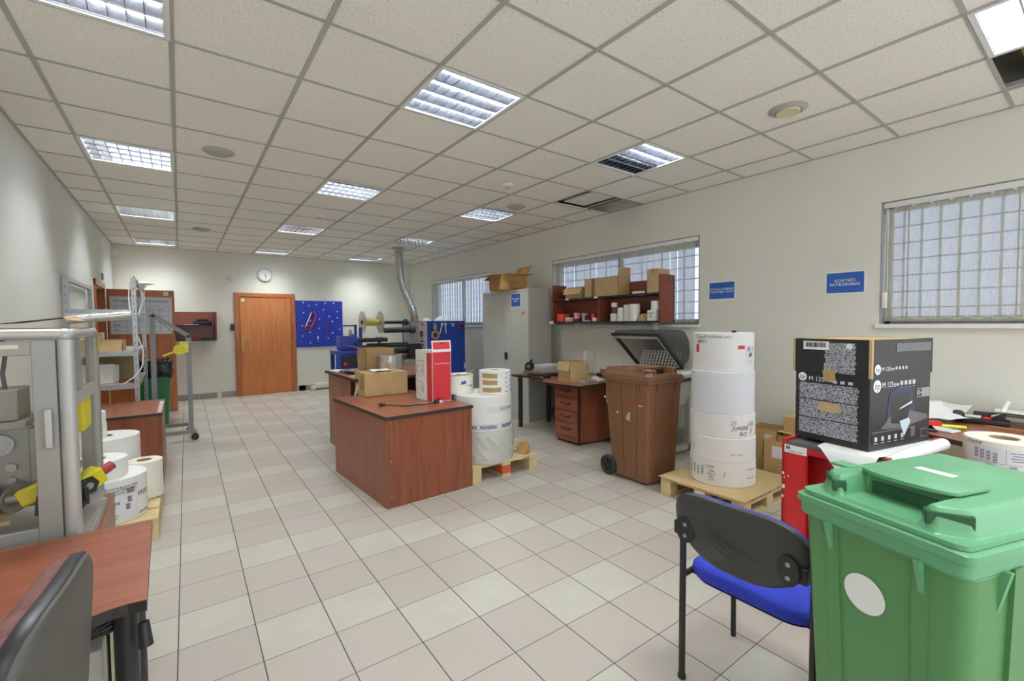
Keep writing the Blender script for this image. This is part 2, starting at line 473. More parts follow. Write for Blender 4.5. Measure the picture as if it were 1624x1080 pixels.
mb = MB(); mb.box(-1.9, XL - .25, DY0 - .3, DY0 - .2, 0, 2.3); mb.box(-1.9, XL - .25, DY1 + .2, DY1 + .3, 0, 2.3); mb.box(-2.0, -1.9, DY0 - .3, DY1 + .3, 0, 2.3); mb.box(-2, XL - .25, DY0 - .3, DY1 + .3, 2.3, 2.4); mb.box(-2, XL - .25, DY0 - .3, DY1 + .3, -.08, 0)
struct(mb, 'wall_light_stop', M_WALL)  # unseen box added behind the doorway to stop daylight leaking in
# skirting of grey tiles
mb = MB(); x = -.9
while x < XR:
    x2 = min(x + .2915, XR)
    if not (x2 > .84 and x < 2.0): mb.box(x + .002, x2 - .002, YB - .012, YB, 0, .11)
    x += .2915
mb.box(2.0, 2.15, YB - .012, YB, 0, .11); mb.box(.62, .862, YB - .012, YB, 0, .11)
struct(mb, 'baseboard_back', M_BASE)
mb = MB(); y = YF
while y < YB:
    mb.box(XR - .012, XR, y + .002, min(y + .2915, YB) - .002, 0, .11); y += .2915
struct(mb, 'baseboard_right', M_BASE)
mb = MB(); y = YF
while y < YB:
    y2 = min(y + .2915, YB)
    if not (y2 > DY0 - .1 and y < DY1 + .1): mb.box(XL, XL + .012, y + .002, y2 - .002, 0, .11)
    y += .2915
struct(mb, 'baseboard_left', M_BASE)
# ceiling: mineral tiles in a metal grid
GX = [0.0072 + .6 * i for i in range(-1, 8)]; GY = [2.8765 + .6 * j for j in range(-8, 13)]
ex = [XL] + [g for g in GX if XL < g < XR] + [XR]
ey = [YF] + [g for g in GY if YF < g < YB] + [YB]
gx = lambda i: 0.0072 + .6 * i
gy = lambda j: 2.8765 + .6 * j
LAMPS = [(i, j) for i in (-1, 2, 5) for j in (-5, -1, 3, 7, 11)]
HOLES = [(6, -5), (6, 1), (7, 1)]
cut = set(LAMPS + HOLES)
mb = MB()
for a in range(len(ex) - 1):
    for b in range(len(ey) - 1):
        i = math.floor(((ex[a] + ex[a + 1]) / 2 - .0072) / .6); j = math.floor(((ey[b] + ey[b + 1]) / 2 - 2.8765) / .6)
        if (i, j) in cut: continue
        mb.box(ex[a], ex[a + 1], ey[b], ey[b + 1], HC, HC + .015)
struct(mb, 'ceiling', MATS['tile'])
mb = MB()
for g in GX:
    if XL < g < XR: mb.box(g - .012, g + .012, YF, YB, HC - .006, HC - .0005); mb.box(g - .002, g + .002, YF, YB, HC + .0155, HC + .04)
for g in GY:
    if YF < g < YB: mb.box(XL, XR, g - .010, g + .010, HC - .0045, HC - .0003)
for a in (XL + .01, XR - .01): mb.box(a - .01, a + .01, YF, YB, HC - .006, HC)
mb.box(XL, XR, YB - .02, YB, HC - .006, HC)
o = struct(mb, 'trim_1', M_BAR); o['label'] = 'pale metal grid of bars holding the ceiling tiles'
mb = MB(); mb.box(-1.2, XR + .25, YF, YB + .25, ZT, ZT + .1); mb.box(-1.2, XR + .2, YF - .1, YF, HC, ZT + .1); struct(mb, 'ceiling_slab', M_SLAB)

# windows
for n, (y0, y1) in enumerate(WINS):
    w = sroot('window_%d' % (n + 1), (XR + .12, (y0 + y1) / 2, W_Z0))
    mb = MB(); X0 = XR + .11
    for yy in (y0 + .02, (y0 + y1) / 2, y1 - .02): mb.box(X0, X0 + .06, yy - .025, yy + .025, W_Z0, W_Z1)
    for zz in (W_Z0 + .03, W_Z1 - .03): mb.box(X0, X0 + .06, y0, y1, zz - .03, zz + .03)
    struct(mb, 'window_frame', M_FRAME, w)
    mb = MB(); mb.box(X0 + .03, X0 + .036, y0, y1, W_Z0, W_Z1); struct(mb, 'window_pane', M_GLASS, w)
    mb = MB(); k = 1
    while W_Z0 + k * .128 < W_Z1: mb.box(XR + .045, XR + .053, y0 + .005, y1 - .005, W_Z0 + k * .128 - .004, W_Z0 + k * .128 + .004); k += 1
    yy = y1 - .16
    while yy > y0: mb.box(XR + .054, XR + .062, yy - .004, yy + .004, W_Z0, W_Z1); yy -= .29
    struct(mb, 'window_grille', M_GRILLE, w)
    mb = MB(); mb.box(XR + .18, XR + .24, y0, y1, W_Z1 - (.1 if n == 1 else .06), W_Z1, .004); struct(mb, 'added_shade_box', M_CREAM, w)  # box added outside the pane to block daylight behind the blind's top
    mb = MB(); mb.box(XR - .035, XR + .11, y0 - .015, y1 + .02, W_Z0 - .034, W_Z0, .004); struct(mb, 'window_sill', M_WHITE, w)
    mb = MB()
    mb.box(XR, XR + .1, y1 - .012, y1 - .001, W_Z0, W_Z1); mb.box(XR, XR + .1, y0 + .001, y0 + .012, W_Z0, W_Z1); mb.box(XR, XR + .1, y0, y1, W_Z1 - .008, W_Z1 - .001)
    struct(mb, 'window_reveal', M_FRAME, w)

BL = ['cream vertical blind of the far window beside the blue machine', 'cream vertical blind hanging crooked behind the mahogany wall shelf', 'cream vertical blind with bead chains, closed over the nearest window']
for n, (y0, y1) in enumerate(WINS):
    t = thing('vertical_blind', BL[n], 'blind', (XR + .02, (y0 + y1) / 2, W_Z0 + .03))
    mb = MB(); mb.box(XR - .004, XR + .032, y0 + .02, y1 - .015, W_Z1 - .052, W_Z1 - .012, .004); build(mb, 'headrail', M_WHITE, t)
    mb = MB(); rnd = random.Random(n); yy = y1 - .09; k = 0; hooks = MB()
    while yy > y0 + .02:
        lean = 0.0; ang = 9 + rnd.uniform(-2, 2); wid = .127; pitch = .105
        if n == 1:
            lean = (-.05 if 1 < k < 6 else -.025) * (1 if k % 3 else .4) if k < 16 else 0.0
            ang = 10 + rnd.uniform(-4, 5); wid = .124 if k != 19 else .098
        dx = math.sin(math.radians(ang)) * wid / 2; dy = math.cos(math.radians(ang)) * wid / 2
        zt, zb = W_Z1 - .06, W_Z0 + .02
        rows = []
        for q in range(3):
            f = q / 2.0; bow = .004 * math.sin(PI * f)
            rows.append([(XR + .016 + dx * (2 * f - 1) + bow, yy + dy * (2 * f - 1), zt), (XR + .016 + dx * (2 * f - 1) + bow, yy + dy * (2 * f - 1) + lean, zb)])
        mb.grid(rows)
        hooks.box(XR + .012, XR + .02, yy - .008, yy + .008, zt - .004, zt + .012)
        yy -= pitch; k += 1
    build(mb, 'slats', MATS['blind'], t, 0)
    build(hooks, 'slat_hooks', M_WHITE, t, 0)
    mb = MB(); pts = []
    yy = y1 - .09
    while yy > y0 + .1:
        for q in range(4): pts.append((XR - .004, yy - .105 * q / 4, W_Z0 + .055 - .018 * math.sin(PI * q / 4)))
        yy -= .105
    mb.tube(pts, .0022, 5); build(mb, 'bead_chain', M_WHITE, t)
    if n == 2:
        mb = MB(); mb.tube([(XR + .004, y1 - .035, W_Z1 - .06), (XR, y1 - .03, 2.0), (XR - .006, y1 - .03, 1.62)], .003, 6)
        mb.tube([(XR + .004, y1 - .045, W_Z1 - .06), (XR, y1 - .045, 1.9), (XR - .006, y1 - .05, 1.66), (XR - .006, y1 - .035, 1.6)], .003, 6)
        mb.box(XR - .02, XR + .008, y1 - .05, y1 - .018, 1.50, 1.63, .006); build(mb, 'pull_cord', M_WHITE, t)

# back door
d = sroot('door_1', (1.43, YB, 0))
fx0, fx1 = .875, 1.975
mb = MB(); mb.box(fx0, fx0 + .085, YB - .045, YB, 0, 2.055, .006); mb.box(fx1 - .085, fx1, YB - .045, YB, 0, 2.055, .006); mb.box(fx0, fx1, YB - .044, YB, 1.972, 2.056, .006)
struct(mb, 'door_frame', M_OAKD, d)
mb = MB(); mb.box(fx0 + .088, fx1 - .088, YB - .032, YB - .001, .006, 1.968, .003); struct(mb, 'door_leaf', M_OAK, d)
mb = MB(); mb.box(.985, 1.02, YB - .04, YB - .032, .98, 1.2, .002); mb.tube([(1.003, YB - .04, 1.15), (1.003, YB - .085, 1.15), (1.03, YB - .09, 1.15), (1.13, YB - .09, 1.145)], .009, 8)
struct(mb, 'door_handle', M_BRASS, d, 40)
mb = MB(); mb.cyl((1.003, YB - .032, 1.06), (1.003, YB - .05, 1.06), .012); mb.cyl((1.003, YB - .05, 1.055), (1.003, YB - .066, 1.045), .004); mb.box(.998, 1.008, YB - .062, YB - .058, .93, 1.05); mb.box(.99, 1.016, YB - .063, YB - .057, .9, .94)
struct(mb, 'key_bunch', M_BRASS, d)
mb = MB()
for z in (1.7, .32, 1.0): mb.cyl((fx1 - .088, YB - .04, z), (fx1 - .088, YB - .04, z + .09), .008)
struct(mb, 'door_hinge', M_BRASS, d, 40)
mb = MB(); mb.box(.99, 1.055, YB - .0335, YB - .032, 1.875, 1.94); struct(mb, 'door_sticker', M_STKY, d)
# left doorway with its leaf standing open
d = sroot('door_2', (XL, (DY0 + DY1) / 2, 0))
mb = MB()
for a in (DY0 - .08, DY1): mb.box(XL, XL + .02, a, a + .08, 0, DZ + .08, .003)
mb.box(XL, XL + .02, DY0 - .08, DY1 + .08, DZ, DZ + .08, .003)
mb.box(XL - .25, XL, DY0, DY0 + .02, 0, DZ); mb.box(XL - .25, XL, DY1 - .02, DY1, 0, DZ); mb.box(XL - .25, XL, DY0, DY1, DZ - .02, DZ)
struct(mb, 'door_frame', M_OAKD, d)
mb = MB(); mb.box(XL + .03, -.06, 9.155, 9.195, .01, 1.975, .003); struct(mb, 'door_leaf', M_OAKD, d)
mb = MB(); mb.box(-.2, -.135, 9.1535, 9.155, 1.89, 1.955); struct(mb, 'door_sticker', M_STKY, d)
mb = MB(); mb.box(XL, XL + .012, 9.02, 9.16, 2.10, 2.2); o = build(mb, 'exit_plate', M_INKG); tag(o, 'small dark plate on the left wall above the doorway', 'plate')

# ================================================================== CEILING FITTINGS
LIT = {(-1, -5): 1, (2, -5): 15, (5, -5): 15, (-1, -1): 15, (2, -1): 15, (5, -1): 3, (-1, 3): 15, (2, 3): 6, (5, 3): 14,
       (-1, 7): 15, (2, 7): 13, (5, 7): 3, (-1, 11): 15, (2, 11): 15, (5, 11): 15}
ROWN = {-1: 'left', 2: 'middle', 5: 'right'}; ORD = {-5: 'nearest', -1: 'second', 3: 'third', 7: 'fourth', 11: 'farthest'}
def lamp_meshes():
    w = .292
    mb = MB()                                        # housing, open below
    mb.box(-w, w, -w, w, .085, .09)
    for s in (-1, 1): mb.box(s * w - .003, s * w + .003, -w, w, 0, .09); mb.box(-w, w, s * w - .003, s * w + .003, 0, .09)
    for s in (-1, 1): mb.box(s * .284 - .012, s * .284 + .012, -.296, .296, -.008, 0); mb.box(-.296, .296, s * .284 - .012, s * .284 + .012, -.0085, 0)
    house = mb
    lv = MB()                                        # parabolic louvre: V-shaped lamellae and cross blades
    for k in range(5):
        y = -.272 + .136 * k
        lv.prism([(-.004, .0), (.004, .0), (.018, .055), (-.018, .055)], -.27, .27, frame((0, y, 0), (0, 1, 0), (0, 0, 1)))
    for k in range(9):
        x = -.272 + .068 * k
        for r in range(4):
            y0 = -.272 + .136 * r
            lv.prism([(y0 + .004, 0), (y0 + .132, 0), (y0 + .118, .052), (y0 + .018, .052)], x - .0022, x + .0022, frame((0, 0, 0), (0, 1, 0), (0, 0, 1)))
    tb = MB(); tb.cyl((-.262, 0, 0), (.262, 0, 0), .015, seg=10)
    return house, lv, tb
def as_mesh(mb, name, m, sm=40):
    bmesh.ops.recalc_face_normals(mb.bm, faces=mb.bm.faces); me = bpy.data.meshes.new(name); mb.bm.to_mesh(me); mb.bm.free(); me.materials.append(m)
    for p in me.polygons: p.use_smooth = True
    me.set_sharp_from_angle(angle=math.radians(sm)); return me
h, lv, tb = lamp_meshes()
hm = as_mesh(h, 'housing', M_HOUS, 20); lm = as_mesh(lv, 'louvre', M_LOUV, 20); tm = as_mesh(tb, 'tube', M_TUBE); tm0 = tm.copy(); tm0.materials.clear(); tm0.materials.append(M_TUBEO)
for (i, j) in LAMPS:
    lit = LIT[(i, j)]; n = bin(lit).count('1')
    st = '' if i == -1 else ', fully lit' if n == 4 else ', only partly lit'
    t = thing('ceiling_light', 'square louvred ceiling light, %s in the %s row%s' % (ORD[j], ROWN[i], st), 'ceiling light', (gx(i) + .3, gy(j) + .3, HC), 0, 'recessed louvred ceiling lights')
    def kid(nm, me, loc=(0, 0, 0)):
        o = bpy.data.objects.new(nm, me); link(o, t); o.location = loc; PW[o.name] = PW[t.name]; return o
    kid('housing', hm); kid('louvre', lm)
    for k in range(4):
        kid('tube', tm if lit >> k & 1 else tm0, (0, -.204 + .136 * k, .071))
SPK = [(.30, 4.459, 'round white ceiling vent in the left part of the ceiling, nearer one'), (.296, 8.145, 'round white ceiling vent in the left part of the ceiling, farther one'),
       (3.356, 1.384, 'round ceiling vent above the blue quality sign'), (3.371, 4.467, 'round ceiling vent beside the open ceiling tile')]
for x, y, lb in SPK:
    t = thing('ceiling_vent', lb, 'vent', (x, y, HC), 0, 'round ceiling vents')
    mb = MB(); mb.lathe([(.075, -.012), (.085, -.022), (.118, -.006), (.118, 0)], (x, y, HC), caps=(False, True)); build(mb, 'ring', M_GREYD, t)
    mb = MB(); mb.lathe([(.02, -.026), (.07, -.03), (.074, -.022), (.074, -.012)], (x, y, HC)); build(mb, 'disc', M_BEIGE if y < 2 else M_GREYD, t)
for x, y, lb in ((2.767, 3.8, 'small smoke detector on the ceiling near the open tile'), (1.529, 6.301, 'small smoke detector on the ceiling between the middle lights')):
    t = thing('smoke_detector', lb, 'detector', (x, y, HC), 0, 'smoke detectors')
    mb = MB(); mb.lathe([(.05, 0), (.052, -.012), (.044, -.022)], (x, y, HC)); build(mb, 'base', M_WHITE, t)
    mb = MB(); mb.lathe([(.036, -.022), (.034, -.04), (.02, -.046)], (x, y, HC)); build(mb, 'sensor_head', M_GREY, t)
# what shows in the two openings
mb = MB(); mb.box(gx(6) + .2, gx(6) + .55, gy(1) - .01, gy(2) + .01, HC + .042, HC + .058, M=T(0, 0, 0)); tag(build(mb, 'ceiling_tile', MATS['tile'], smooth=0), 'loose white ceiling tile pushed up askew in the opening', 'ceiling tile')
mb = MB(); mb.box(gx(7) + .03, XR - .02, gy(1) - .3, gy(2) + .3, HC + .12, HC + .3); tag(build(mb, 'dark_void_box', M_TEAL, smooth=0), 'dark greenish box standing in for the void above the ceiling opening by the window', 'duct')  # dark teal box painted in for the gloom of the open void
mb = MB(); mb.tube([(gx(6) + .06, gy(1) - .2, HC + .1), (gx(6) + .11, gy(2) + .3, HC + .12)], .018, 8); tag(build(mb, 'cable', mat('blue_cable', (70, 96, 176), .5)), 'blue pipe crossing the ceiling opening above the shelf', 'pipe')
mb = MB(); mb.box(gx(6) + .02, gx(7) - .02, -.125, -.11, HC + .0, HC + .12, M=T(0, 0, 0)); mb.box(gx(6) + .012, gx(6) + .02, -.12, .47, HC, HC + .1)
tag(build(mb, 'ceiling_tile', MATS['tile'], smooth=0), 'tilted edge of a ceiling tile in the opening by the bright light', 'ceiling tile')
for k, (yy, lb) in enumerate(((.02, 'white cable sagging in the ceiling opening beside the bright light, farther one'), (-.05, 'white cable sagging in the ceiling opening beside the bright light, nearer one'))):
    mb = MB(); mb.tube([(gx(6) - .3, yy + .25, HC + .2), (gx(6) + .15, yy + .25, HC + .09), (gx(6) + .4, yy + .2, HC + .07), (gx(7) + .2, yy + .22, HC + .16)], .006, 6); tag(build(mb, 'cable', M_WHITE), lb, 'cable')
mb = MB(); mb.box(gx(6) - .2, gx(7) + .25, .3, .4, HC + .16, HC + .2); tag(build(mb, 'timber_batten', M_CARDO), 'brown timber batten inside the ceiling opening', 'batten')

# ================================================================== ON THE WALLS
def wsign(y0, y1, z0, z1, lines, lb, size, x=XR):
    cy, cz = (y0 + y1) / 2, (z0 + z1) / 2
    t = thing('wall_sign', lb, 'sign', (x, cy, z0))
    mb = MB(); mb.box(x - .003, x - .0002, y0, y1, z0, z1); build(mb, 'backing', M_PAPER, t, 0)
    mb = MB(); mb.box(x - .0042, x - .003, y0 + .014, y1 - .014, z0 + .014, z1 - .014); build(mb, 'blue_panel', M_SIGN, t, 0)
    lettering(t, '\n'.join(lines), size, frame((x - .005, cy, cz), (0, -1, 0), (0, 0, 1)), M_PAPER, bold=.0002, space=.95)
    return t
wsign(1.27, 1.566, 1.63, 1.828, ['KOKYB\u0116S', 'PATIKRINIMAS'], 'blue sign reading KOKYB\u0116S PATIKRINIMAS, on the wall left of the nearest window', .034)
wsign(2.356, 2.652, 1.63, 1.829, ['GATAV\u0172 GAMINI\u0172', 'PAKAVIMO VIETA'], 'blue sign reading GATAV\u0172 GAMINI\u0172 PAKAVIMO VIETA, above the white roll stack', .031)
# clock
cx, cz, r = 1.427, 2.436, .138
t = thing('wall_clock', 'round white wall clock above the closed door', 'clock', (cx, YB, cz - r))
mb = MB(); mb.lathe([(r, 0), (r, .03), (r - .012, .036), (r - .016, .02), (.001, .02)], (cx, YB, cz), (0, -1, 0), 32, (True, False)); build(mb, 'case', M_GREY, t)
mb = MB(); mb.cyl((cx, YB - .0205, cz), (cx, YB - .022, cz), r - .017, seg=32); build(mb, 'dial', M_PAPER, t)
mb = MB()
for k in range(12):
    a = k * PI / 6; mb.box(-.004, .004, .095, .115, 0, .001, M=frame((cx, YB - .0225, cz), (1, 0, 0), (0, 0, 1)) @ Matrix.Rotation(a, 4, 'Z'))
build(mb, 'hour_marks', M_INK, t, 0)
for ang, L, w, nm in ((-158, .065, .008, 'hour_hand'), (-170, .09, .005, 'minute_hand')):
    mb = MB(); mb.box(-w / 2, w / 2, -.015, L, .0015, .003, M=frame((cx, YB - .0225, cz), (1, 0, 0), (0, 0, 1)) @ Matrix.Rotation(math.radians(ang), 4, 'Z')); build(mb, nm, M_INK, t, 0)
# pegboard
t = thing('pegboard', 'blue perforated tool board on the back wall beside the door', 'tool board', (2.46, YB, .93))
mb = MB(); mb.box(1.978, 2.945, YB - .03, YB - .002, .93, 1.925, .003); build(mb, 'panel', M_PEG, t, 20)
mb = MB()
for a in range(24):
    for b in range(25): mb.box(2.0 + a * .04 - .004, 2.0 + a * .04 + .004, YB - .0312, YB - .03, .95 + b * .04 - .004, .95 + b * .04 + .004)
build(mb, 'hole_pattern', mat('peg_hole', (14, 26, 80), .8, var=0), t, 0)
pg = crop = None
PEGS = [(.16, .96), (.28, .89), (.43, .92), (.62, .95), (.8, .95), (.16, .74), (.58, .81), (.88, .77), (.3, .57), (.7, .66), (.49, .6), (.77, .55), (.88, .63), (.13, .46), (.48, .4), (.92, .37), (.29, .32), (.77, .3), (.13, .24), (.45, .2), (.67, .18), (.29, .09)]
for u, v in PEGS:
    x, z = 1.978 + .967 * u, .93 + .995 * v
    mb = MB(); mb.box(x - .012, x + .012, YB - .04, YB - .0315, z - .016, z + .016, .003); mb.tube([(x, YB - .04, z), (x, YB - .06, z - .004), (x, YB - .066, z + .01)], .0035, 6); build(mb, 'hook', M_WHITE, t)
# saw and screwdrivers hanging on it
t = thing('hacksaw', 'red framed hacksaw hanging on the blue tool board', 'saw', (2.27, YB - .05, 1.3))
Ms = frame((2.27, YB - .055, 1.47), (1, 0, 0), (0, 0, 1)) @ Matrix.Rotation(math.radians(-22), 4, 'Z')
mb = MB(Ms); mb.bar((-.06, -.15, 0), (-.06, .2, 0), .02, .004, (0, 0, 1)); build(mb, 'blade', M_WHITE, t)
mb = MB(Ms); mb.tube([(-.06, .2, 0), (-.01, .22, 0), (.05, .15, 0), (.055, 0, 0), (.05, -.12, 0)], .013, 8); build(mb, 'saw_frame', M_REDBOX, t)
mb = MB(Ms); mb.tube([(-.07, -.15, 0), (-.02, -.19, 0), (.05, -.16, 0), (.055, -.1, 0), (.0, -.09, 0), (-.06, -.13, 0)], .017, 8); build(mb, 'saw_handle', M_REDD, t)
for x, z, lb, m in ((2.58, 1.28, 'long screwdriver with dark red handle on the blue tool board', M_REDD), (2.41, 1.1, 'short white screwdriver low on the blue tool board', M_WHITE)):
    t = thing('screwdriver', lb, 'screwdriver', (x, YB - .05, z - .1))
    k = 1 if m is M_REDD else .45
    mb = MB(); mb.lathe([(.012, 0), (.018, .02 * k), (.017, .1 * k), (.01, .13 * k)], (x, YB - .05, z)); build(mb, 'grip', m, t)
    mb = MB(); mb.cyl((x, YB - .05, z), (x, YB - .05, z - .15 * k), .005, seg=8); build(mb, 'shaft', M_STEEL, t)
# small wall fittings
mb = MB(); mb.box(.80, .88, YB - .012, YB, .985, 1.065, .003); o = build(mb, 'light_switch', M_WHITE); tag(o, 'white light switch on the back wall left of the door', 'switch')
mb = MB(); mb.box(.80, .865, YB - .03, YB, 1.3, 1.44, .005); o = build(mb, 'card_reader', M_BLACK); tag(o, 'black card reader on the wall left of the closed door frame', 'card reader')
mb = MB(); mb.lathe([(.055, 0), (.055, .008), (.045, .014)], (.80, YB - .0005, 2.32), (0, -1, 0)); o = build(mb, 'wall_rosette', M_WALL); tag(o, 'small round wall cover on the back wall left of the clock', 'wall cover')
mb = MB(); mb.box(XL, XL + .09, YB - .07, YB, 2.62, 2.74, .01); o = build(mb, 'motion_sensor', M_WHITE); tag(o, 'small white alarm sensor in the corner below the ceiling', 'sensor')
t = thing('power_socket', 'white double socket on the left wall above the aluminium machine', 'socket', (XL, 3.3, 1.42))
mb = MB(); mb.box(XL, XL + .004, 3.3, 3.36, 1.66, 1.7, .001); build(mb, 'plate', M_GREYD, t)
# wall shelf on the back wall
t = thing('wall_shelf', 'small open mahogany wall shelf on the back wall between the two doors', 'shelf', (.13, YB, 1.13))
x0, x1, z0, z1, yf = -.32, .565, 1.125, 1.665, YB - .27
mb = MB(); mb.box(x0, x1 - .022, YB - .012, YB - .001, z0, z1); build(mb, 'back_panel', M_MAHOGD, t, 0)
for nm, z in (('shelf_board', z0), ('shelf_board', 1.40)): mb = MB(); mb.box(x0 + .022, x1 - .022, yf, YB - .012, z, z + .022); build(mb, nm, M_EDGE, t, 0)
for x in (x0, x1 - .022): mb = MB(); mb.box(x, x + .022, yf, YB - .001, z0, z1); build(mb, 'side_panel', M_MAHOGD, t, 0)
mb = MB(); mb.box(.2, .5, YB - .2, YB - .05, 1.423, 1.49, .02); mb.box(.25, .44, YB - .16, YB - .06, 1.49, 1.53, .015); tag(build(mb, 'tool_case', M_BLACK), 'black tool case lying on the small wall shelf of the back wall', 'case')
mb = MB(); mb.box(.05, .28, YB - .22, YB - .08, 1.423, 1.432); tag(build(mb, 'paper_sheet', M_PAPER, smooth=0), 'white sheet under the tool case on the small wall shelf', 'paper')
for k, (x, m, lb) in enumerate(((.2, M_RED, 'red folder lying low on the small wall shelf'), (.38, M_BLACK, 'black folder lying low on the small wall shelf'))):
    mb = MB(); mb.box(x - .07, x + .08, YB - .23, YB - .07, 1.148, 1.163 + .008 * k, .002); tag(build(mb, 'folder', m), lb, 'folder')
mb = MB(); mb.tube([(.36, YB - .27, 1.12), (.355, YB - .275, 1.04), (.37, YB - .272, .96)], .003, 5); tag(build(mb, 'cord', M_INKG), 'thin grey cord hanging from the small wall shelf', 'cord')
# whiteboard hung on the open door
t = thing('whiteboard', 'whiteboard with a handwritten table, hung on the open door by the corner', 'whiteboard', (-.47, 9.14, 1.28))
x0, x1, z0, z1, y = -.845, -.095, 1.285, 1.86, 9.125
mb = MB(); mb.box(x0, x1, y, 9.152, z0, z1); build(mb, 'panel', M_WB, t, 0)
mb = MB()
mb.box(x0 - .018, x0, y - .006, 9.152, z0 - .018, z1 + .018); mb.box(x1, x1 + .018, y - .006, 9.152, z0 - .018, z1 + .018); mb.box(x0, x1, y - .006, 9.152, z1, z1 + .018); mb.box(x0, x1, y - .006, 9.152, z0 - .018, z0)
build(mb, 'board_frame', M_OAK, t, 0)
FW = lambda x, z: frame((x, y - .001, z), (1, 0, 0), (0, 0, 1))
mb = MB(); add_text(mb, 'Gruppiniai  pasiruo\u0161imai', .07, FW(-.47, 1.8)); add_text(mb, 'Data  Tema', .04, FW(-.3, 1.67)); add_text(mb, 'LTM', .045, FW(-.76, 1.62)); add_text(mb, 'MT', .05, FW(-.77, 1.42)); add_text(mb, 'TC', .05, FW(-.77, 1.34))
for z in (1.72, 1.64, 1.56, 1.48, 1.4, 1.32): mb.box(-.8, -.14, y - .0012, y, z - .0015, z + .0015)
for x in (-.8, -.66, -.52, -.38, -.25, -.14): mb.box(x - .0015, x + .0015, y - .0012, y, 1.32, 1.72)
build(mb, 'handwriting', mat('marker_ink', (70, 74, 104), .6, var=0), t, 0)
# ================================================================== CENTRE: desk, bench and what stands on them
def carton(name, label, M, w, d, h, group=None, flaps=(), m=M_CARD, tape=True, cat='box', hole=False, thick=.004):
    """open or closed corrugated carton; local origin = centre of its base. flaps: (side, angle) with side in -x +x -y +y"""
    loc = M.translation; t = thing(name, label, cat, loc, 0, group)
    mb = MB(M)
    a, b = w / 2, d / 2
    if flaps:
        mb.box(-a, a, -b, b, 0, thick)
        mb.box(-a, -a + thick, -b, b, 0, h); mb.box(a - thick, a, -b, b, 0, h); mb.box(-a, a, -b, -b + thick, 0, h); mb.box(-a, a, b - thick, b, 0, h)
    else:
        mb.box(-a, a, -b, b, 0, h, .003, 1)
    build(mb, 'carton_body', m, t, 20)
    for side, ang in flaps:
        L = min(w, d) * .5; ax = {'-y': 0, '+x': 90, '+y': 180, '-x': 270}[side]
        half = a if side in ('-y', '+y') else b; off = b if side in ('-y', '+y') else a
        F = M @ RZ(ax) @ T(0, -off, h) @ RX(ang)
        mb = MB(F); mb.box(-half + .002, half - .002, -L, 0, -thick / 2, thick / 2); build(mb, 'flap', m, t, 0)
    if tape and not flaps:
        mb = MB(M); mb.box(-a - .0006, a + .0006, -.025, .025, h, h + .0006); mb.box(-a - .0008, -a, -.025, .025, h - .06, h); mb.box(a, a + .0008, -.025, .025, h - .06, h); build(mb, 'tape', M_TAPE, t, 0)
    return t
# front mahogany desk with closed side and modesty panels
ZD = .705
t = thing('desk', 'mahogany desk with full side panels in the middle of the floor', 'desk', (1.6, 3.86, 0))
mb = MB(); mb.prism([(1.16, 4.47), (1.225, 3.262), (2.01, 3.30), (1.965, 4.5)], ZD - .028, ZD - .0015); build(mb, 'edge_band', M_EDGE, t, 0)
mb = MB(); mb.prism([(1.162, 4.468), (1.227, 3.264), (2.008, 3.302), (1.963, 4.498)], ZD - .0015, ZD); build(mb, 'desktop', M_MAHOGX, t, 0)
mb = MB(); mb.prism([(1.168, 4.45), (1.228, 3.27), (1.25, 3.272), (1.19, 4.45)], 0, ZD - .029); build(mb, 'side_panel', M_MAHOG, t, 0)
mb = MB(); mb.prism([(1.251, 3.27), (2.0, 3.305), (1.999, 3.327), (1.252, 3.292)], 0.004, ZD - .029); build(mb, 'modesty_panel', M_MAHOG, t, 0)
mb = MB(); mb.prism([(1.98, 3.328), (2.0, 3.328), (1.957, 4.45), (1.937, 4.45)], 0, ZD - .029); build(mb, 'side_panel', M_MAHOG, t, 0)
mb = MB()
for z in (.08, .36, .66): mb.cyl((1.262, 3.273, z), (1.2625, 3.268, z), .006, seg=8)
build(mb, 'screw_caps', M_TAPE, t)
# long carton on it
M = T(1.63, 4.455, ZD + .0005) @ RZ(0)
t = carton('carton', 'long closed cardboard box on the mahogany desk, left of the red box', M, .435, .31, .225)
mb = MB(M); mb.box(-.2178, -.2172, -.13, -.02, .06, .2); build(mb, 'print_mark', mat('faded_print', (170, 138, 92), .8), t, 0)
mb = MB(M); mb.box(-.03, .04, -.1556, -.155, 0, .03); build(mb, 'corner_tape', M_TAPE, t, 0)
mb = MB(T(1.63, 4.45, ZD + .226)); mb.grid([[(-.12 + .05 * i, -.12 + .07 * j, .004 + .016 * abs(math.sin(i * 1.3 + j))) for j in range(4)] for i in range(5)])
tag(build(mb, 'paper_sheet', M_PAPER, smooth=60), 'crumpled white sheet lying on the long cardboard box', 'paper')
# red / white upright appliance box
p0, p1, p2 = Vector((1.793, 3.604)), Vector((1.978, 3.60)), Vector((1.79, 3.88))
t = thing('appliance_box', 'tall red and white cardboard box with a raised flap, on the mahogany desk', 'box', (1.88, 3.74, ZD))
zb, zt = ZD + .0005, 1.165
X0, X1, Y0, Y1 = 1.775, 1.968, 3.60, 3.94
mb = MB()
mb.box(X0, X1, Y0, Y1, zb, zb + .004); mb.box(X0, X0 + .004, Y0, Y1, zb, zt); mb.box(X1 - .004, X1, Y0, Y1, zb, zt); mb.box(X0, X1, Y0, Y0 + .004, zb, zt); mb.box(X0, X1, Y1 - .004, Y1, zb, zt)
build(mb, 'carton_body', M_PAPER, t, 0)
mb = MB(); mb.box(X0 + .008, X1 - .008, Y0 - .0008, Y0, zb + .01, zt - .012); mb.box(X0 - .0008, X0, Y0 + .008, Y0 + .10, zb + .006, zt - .02); build(mb, 'red_print', M_REDBOX, t, 0)
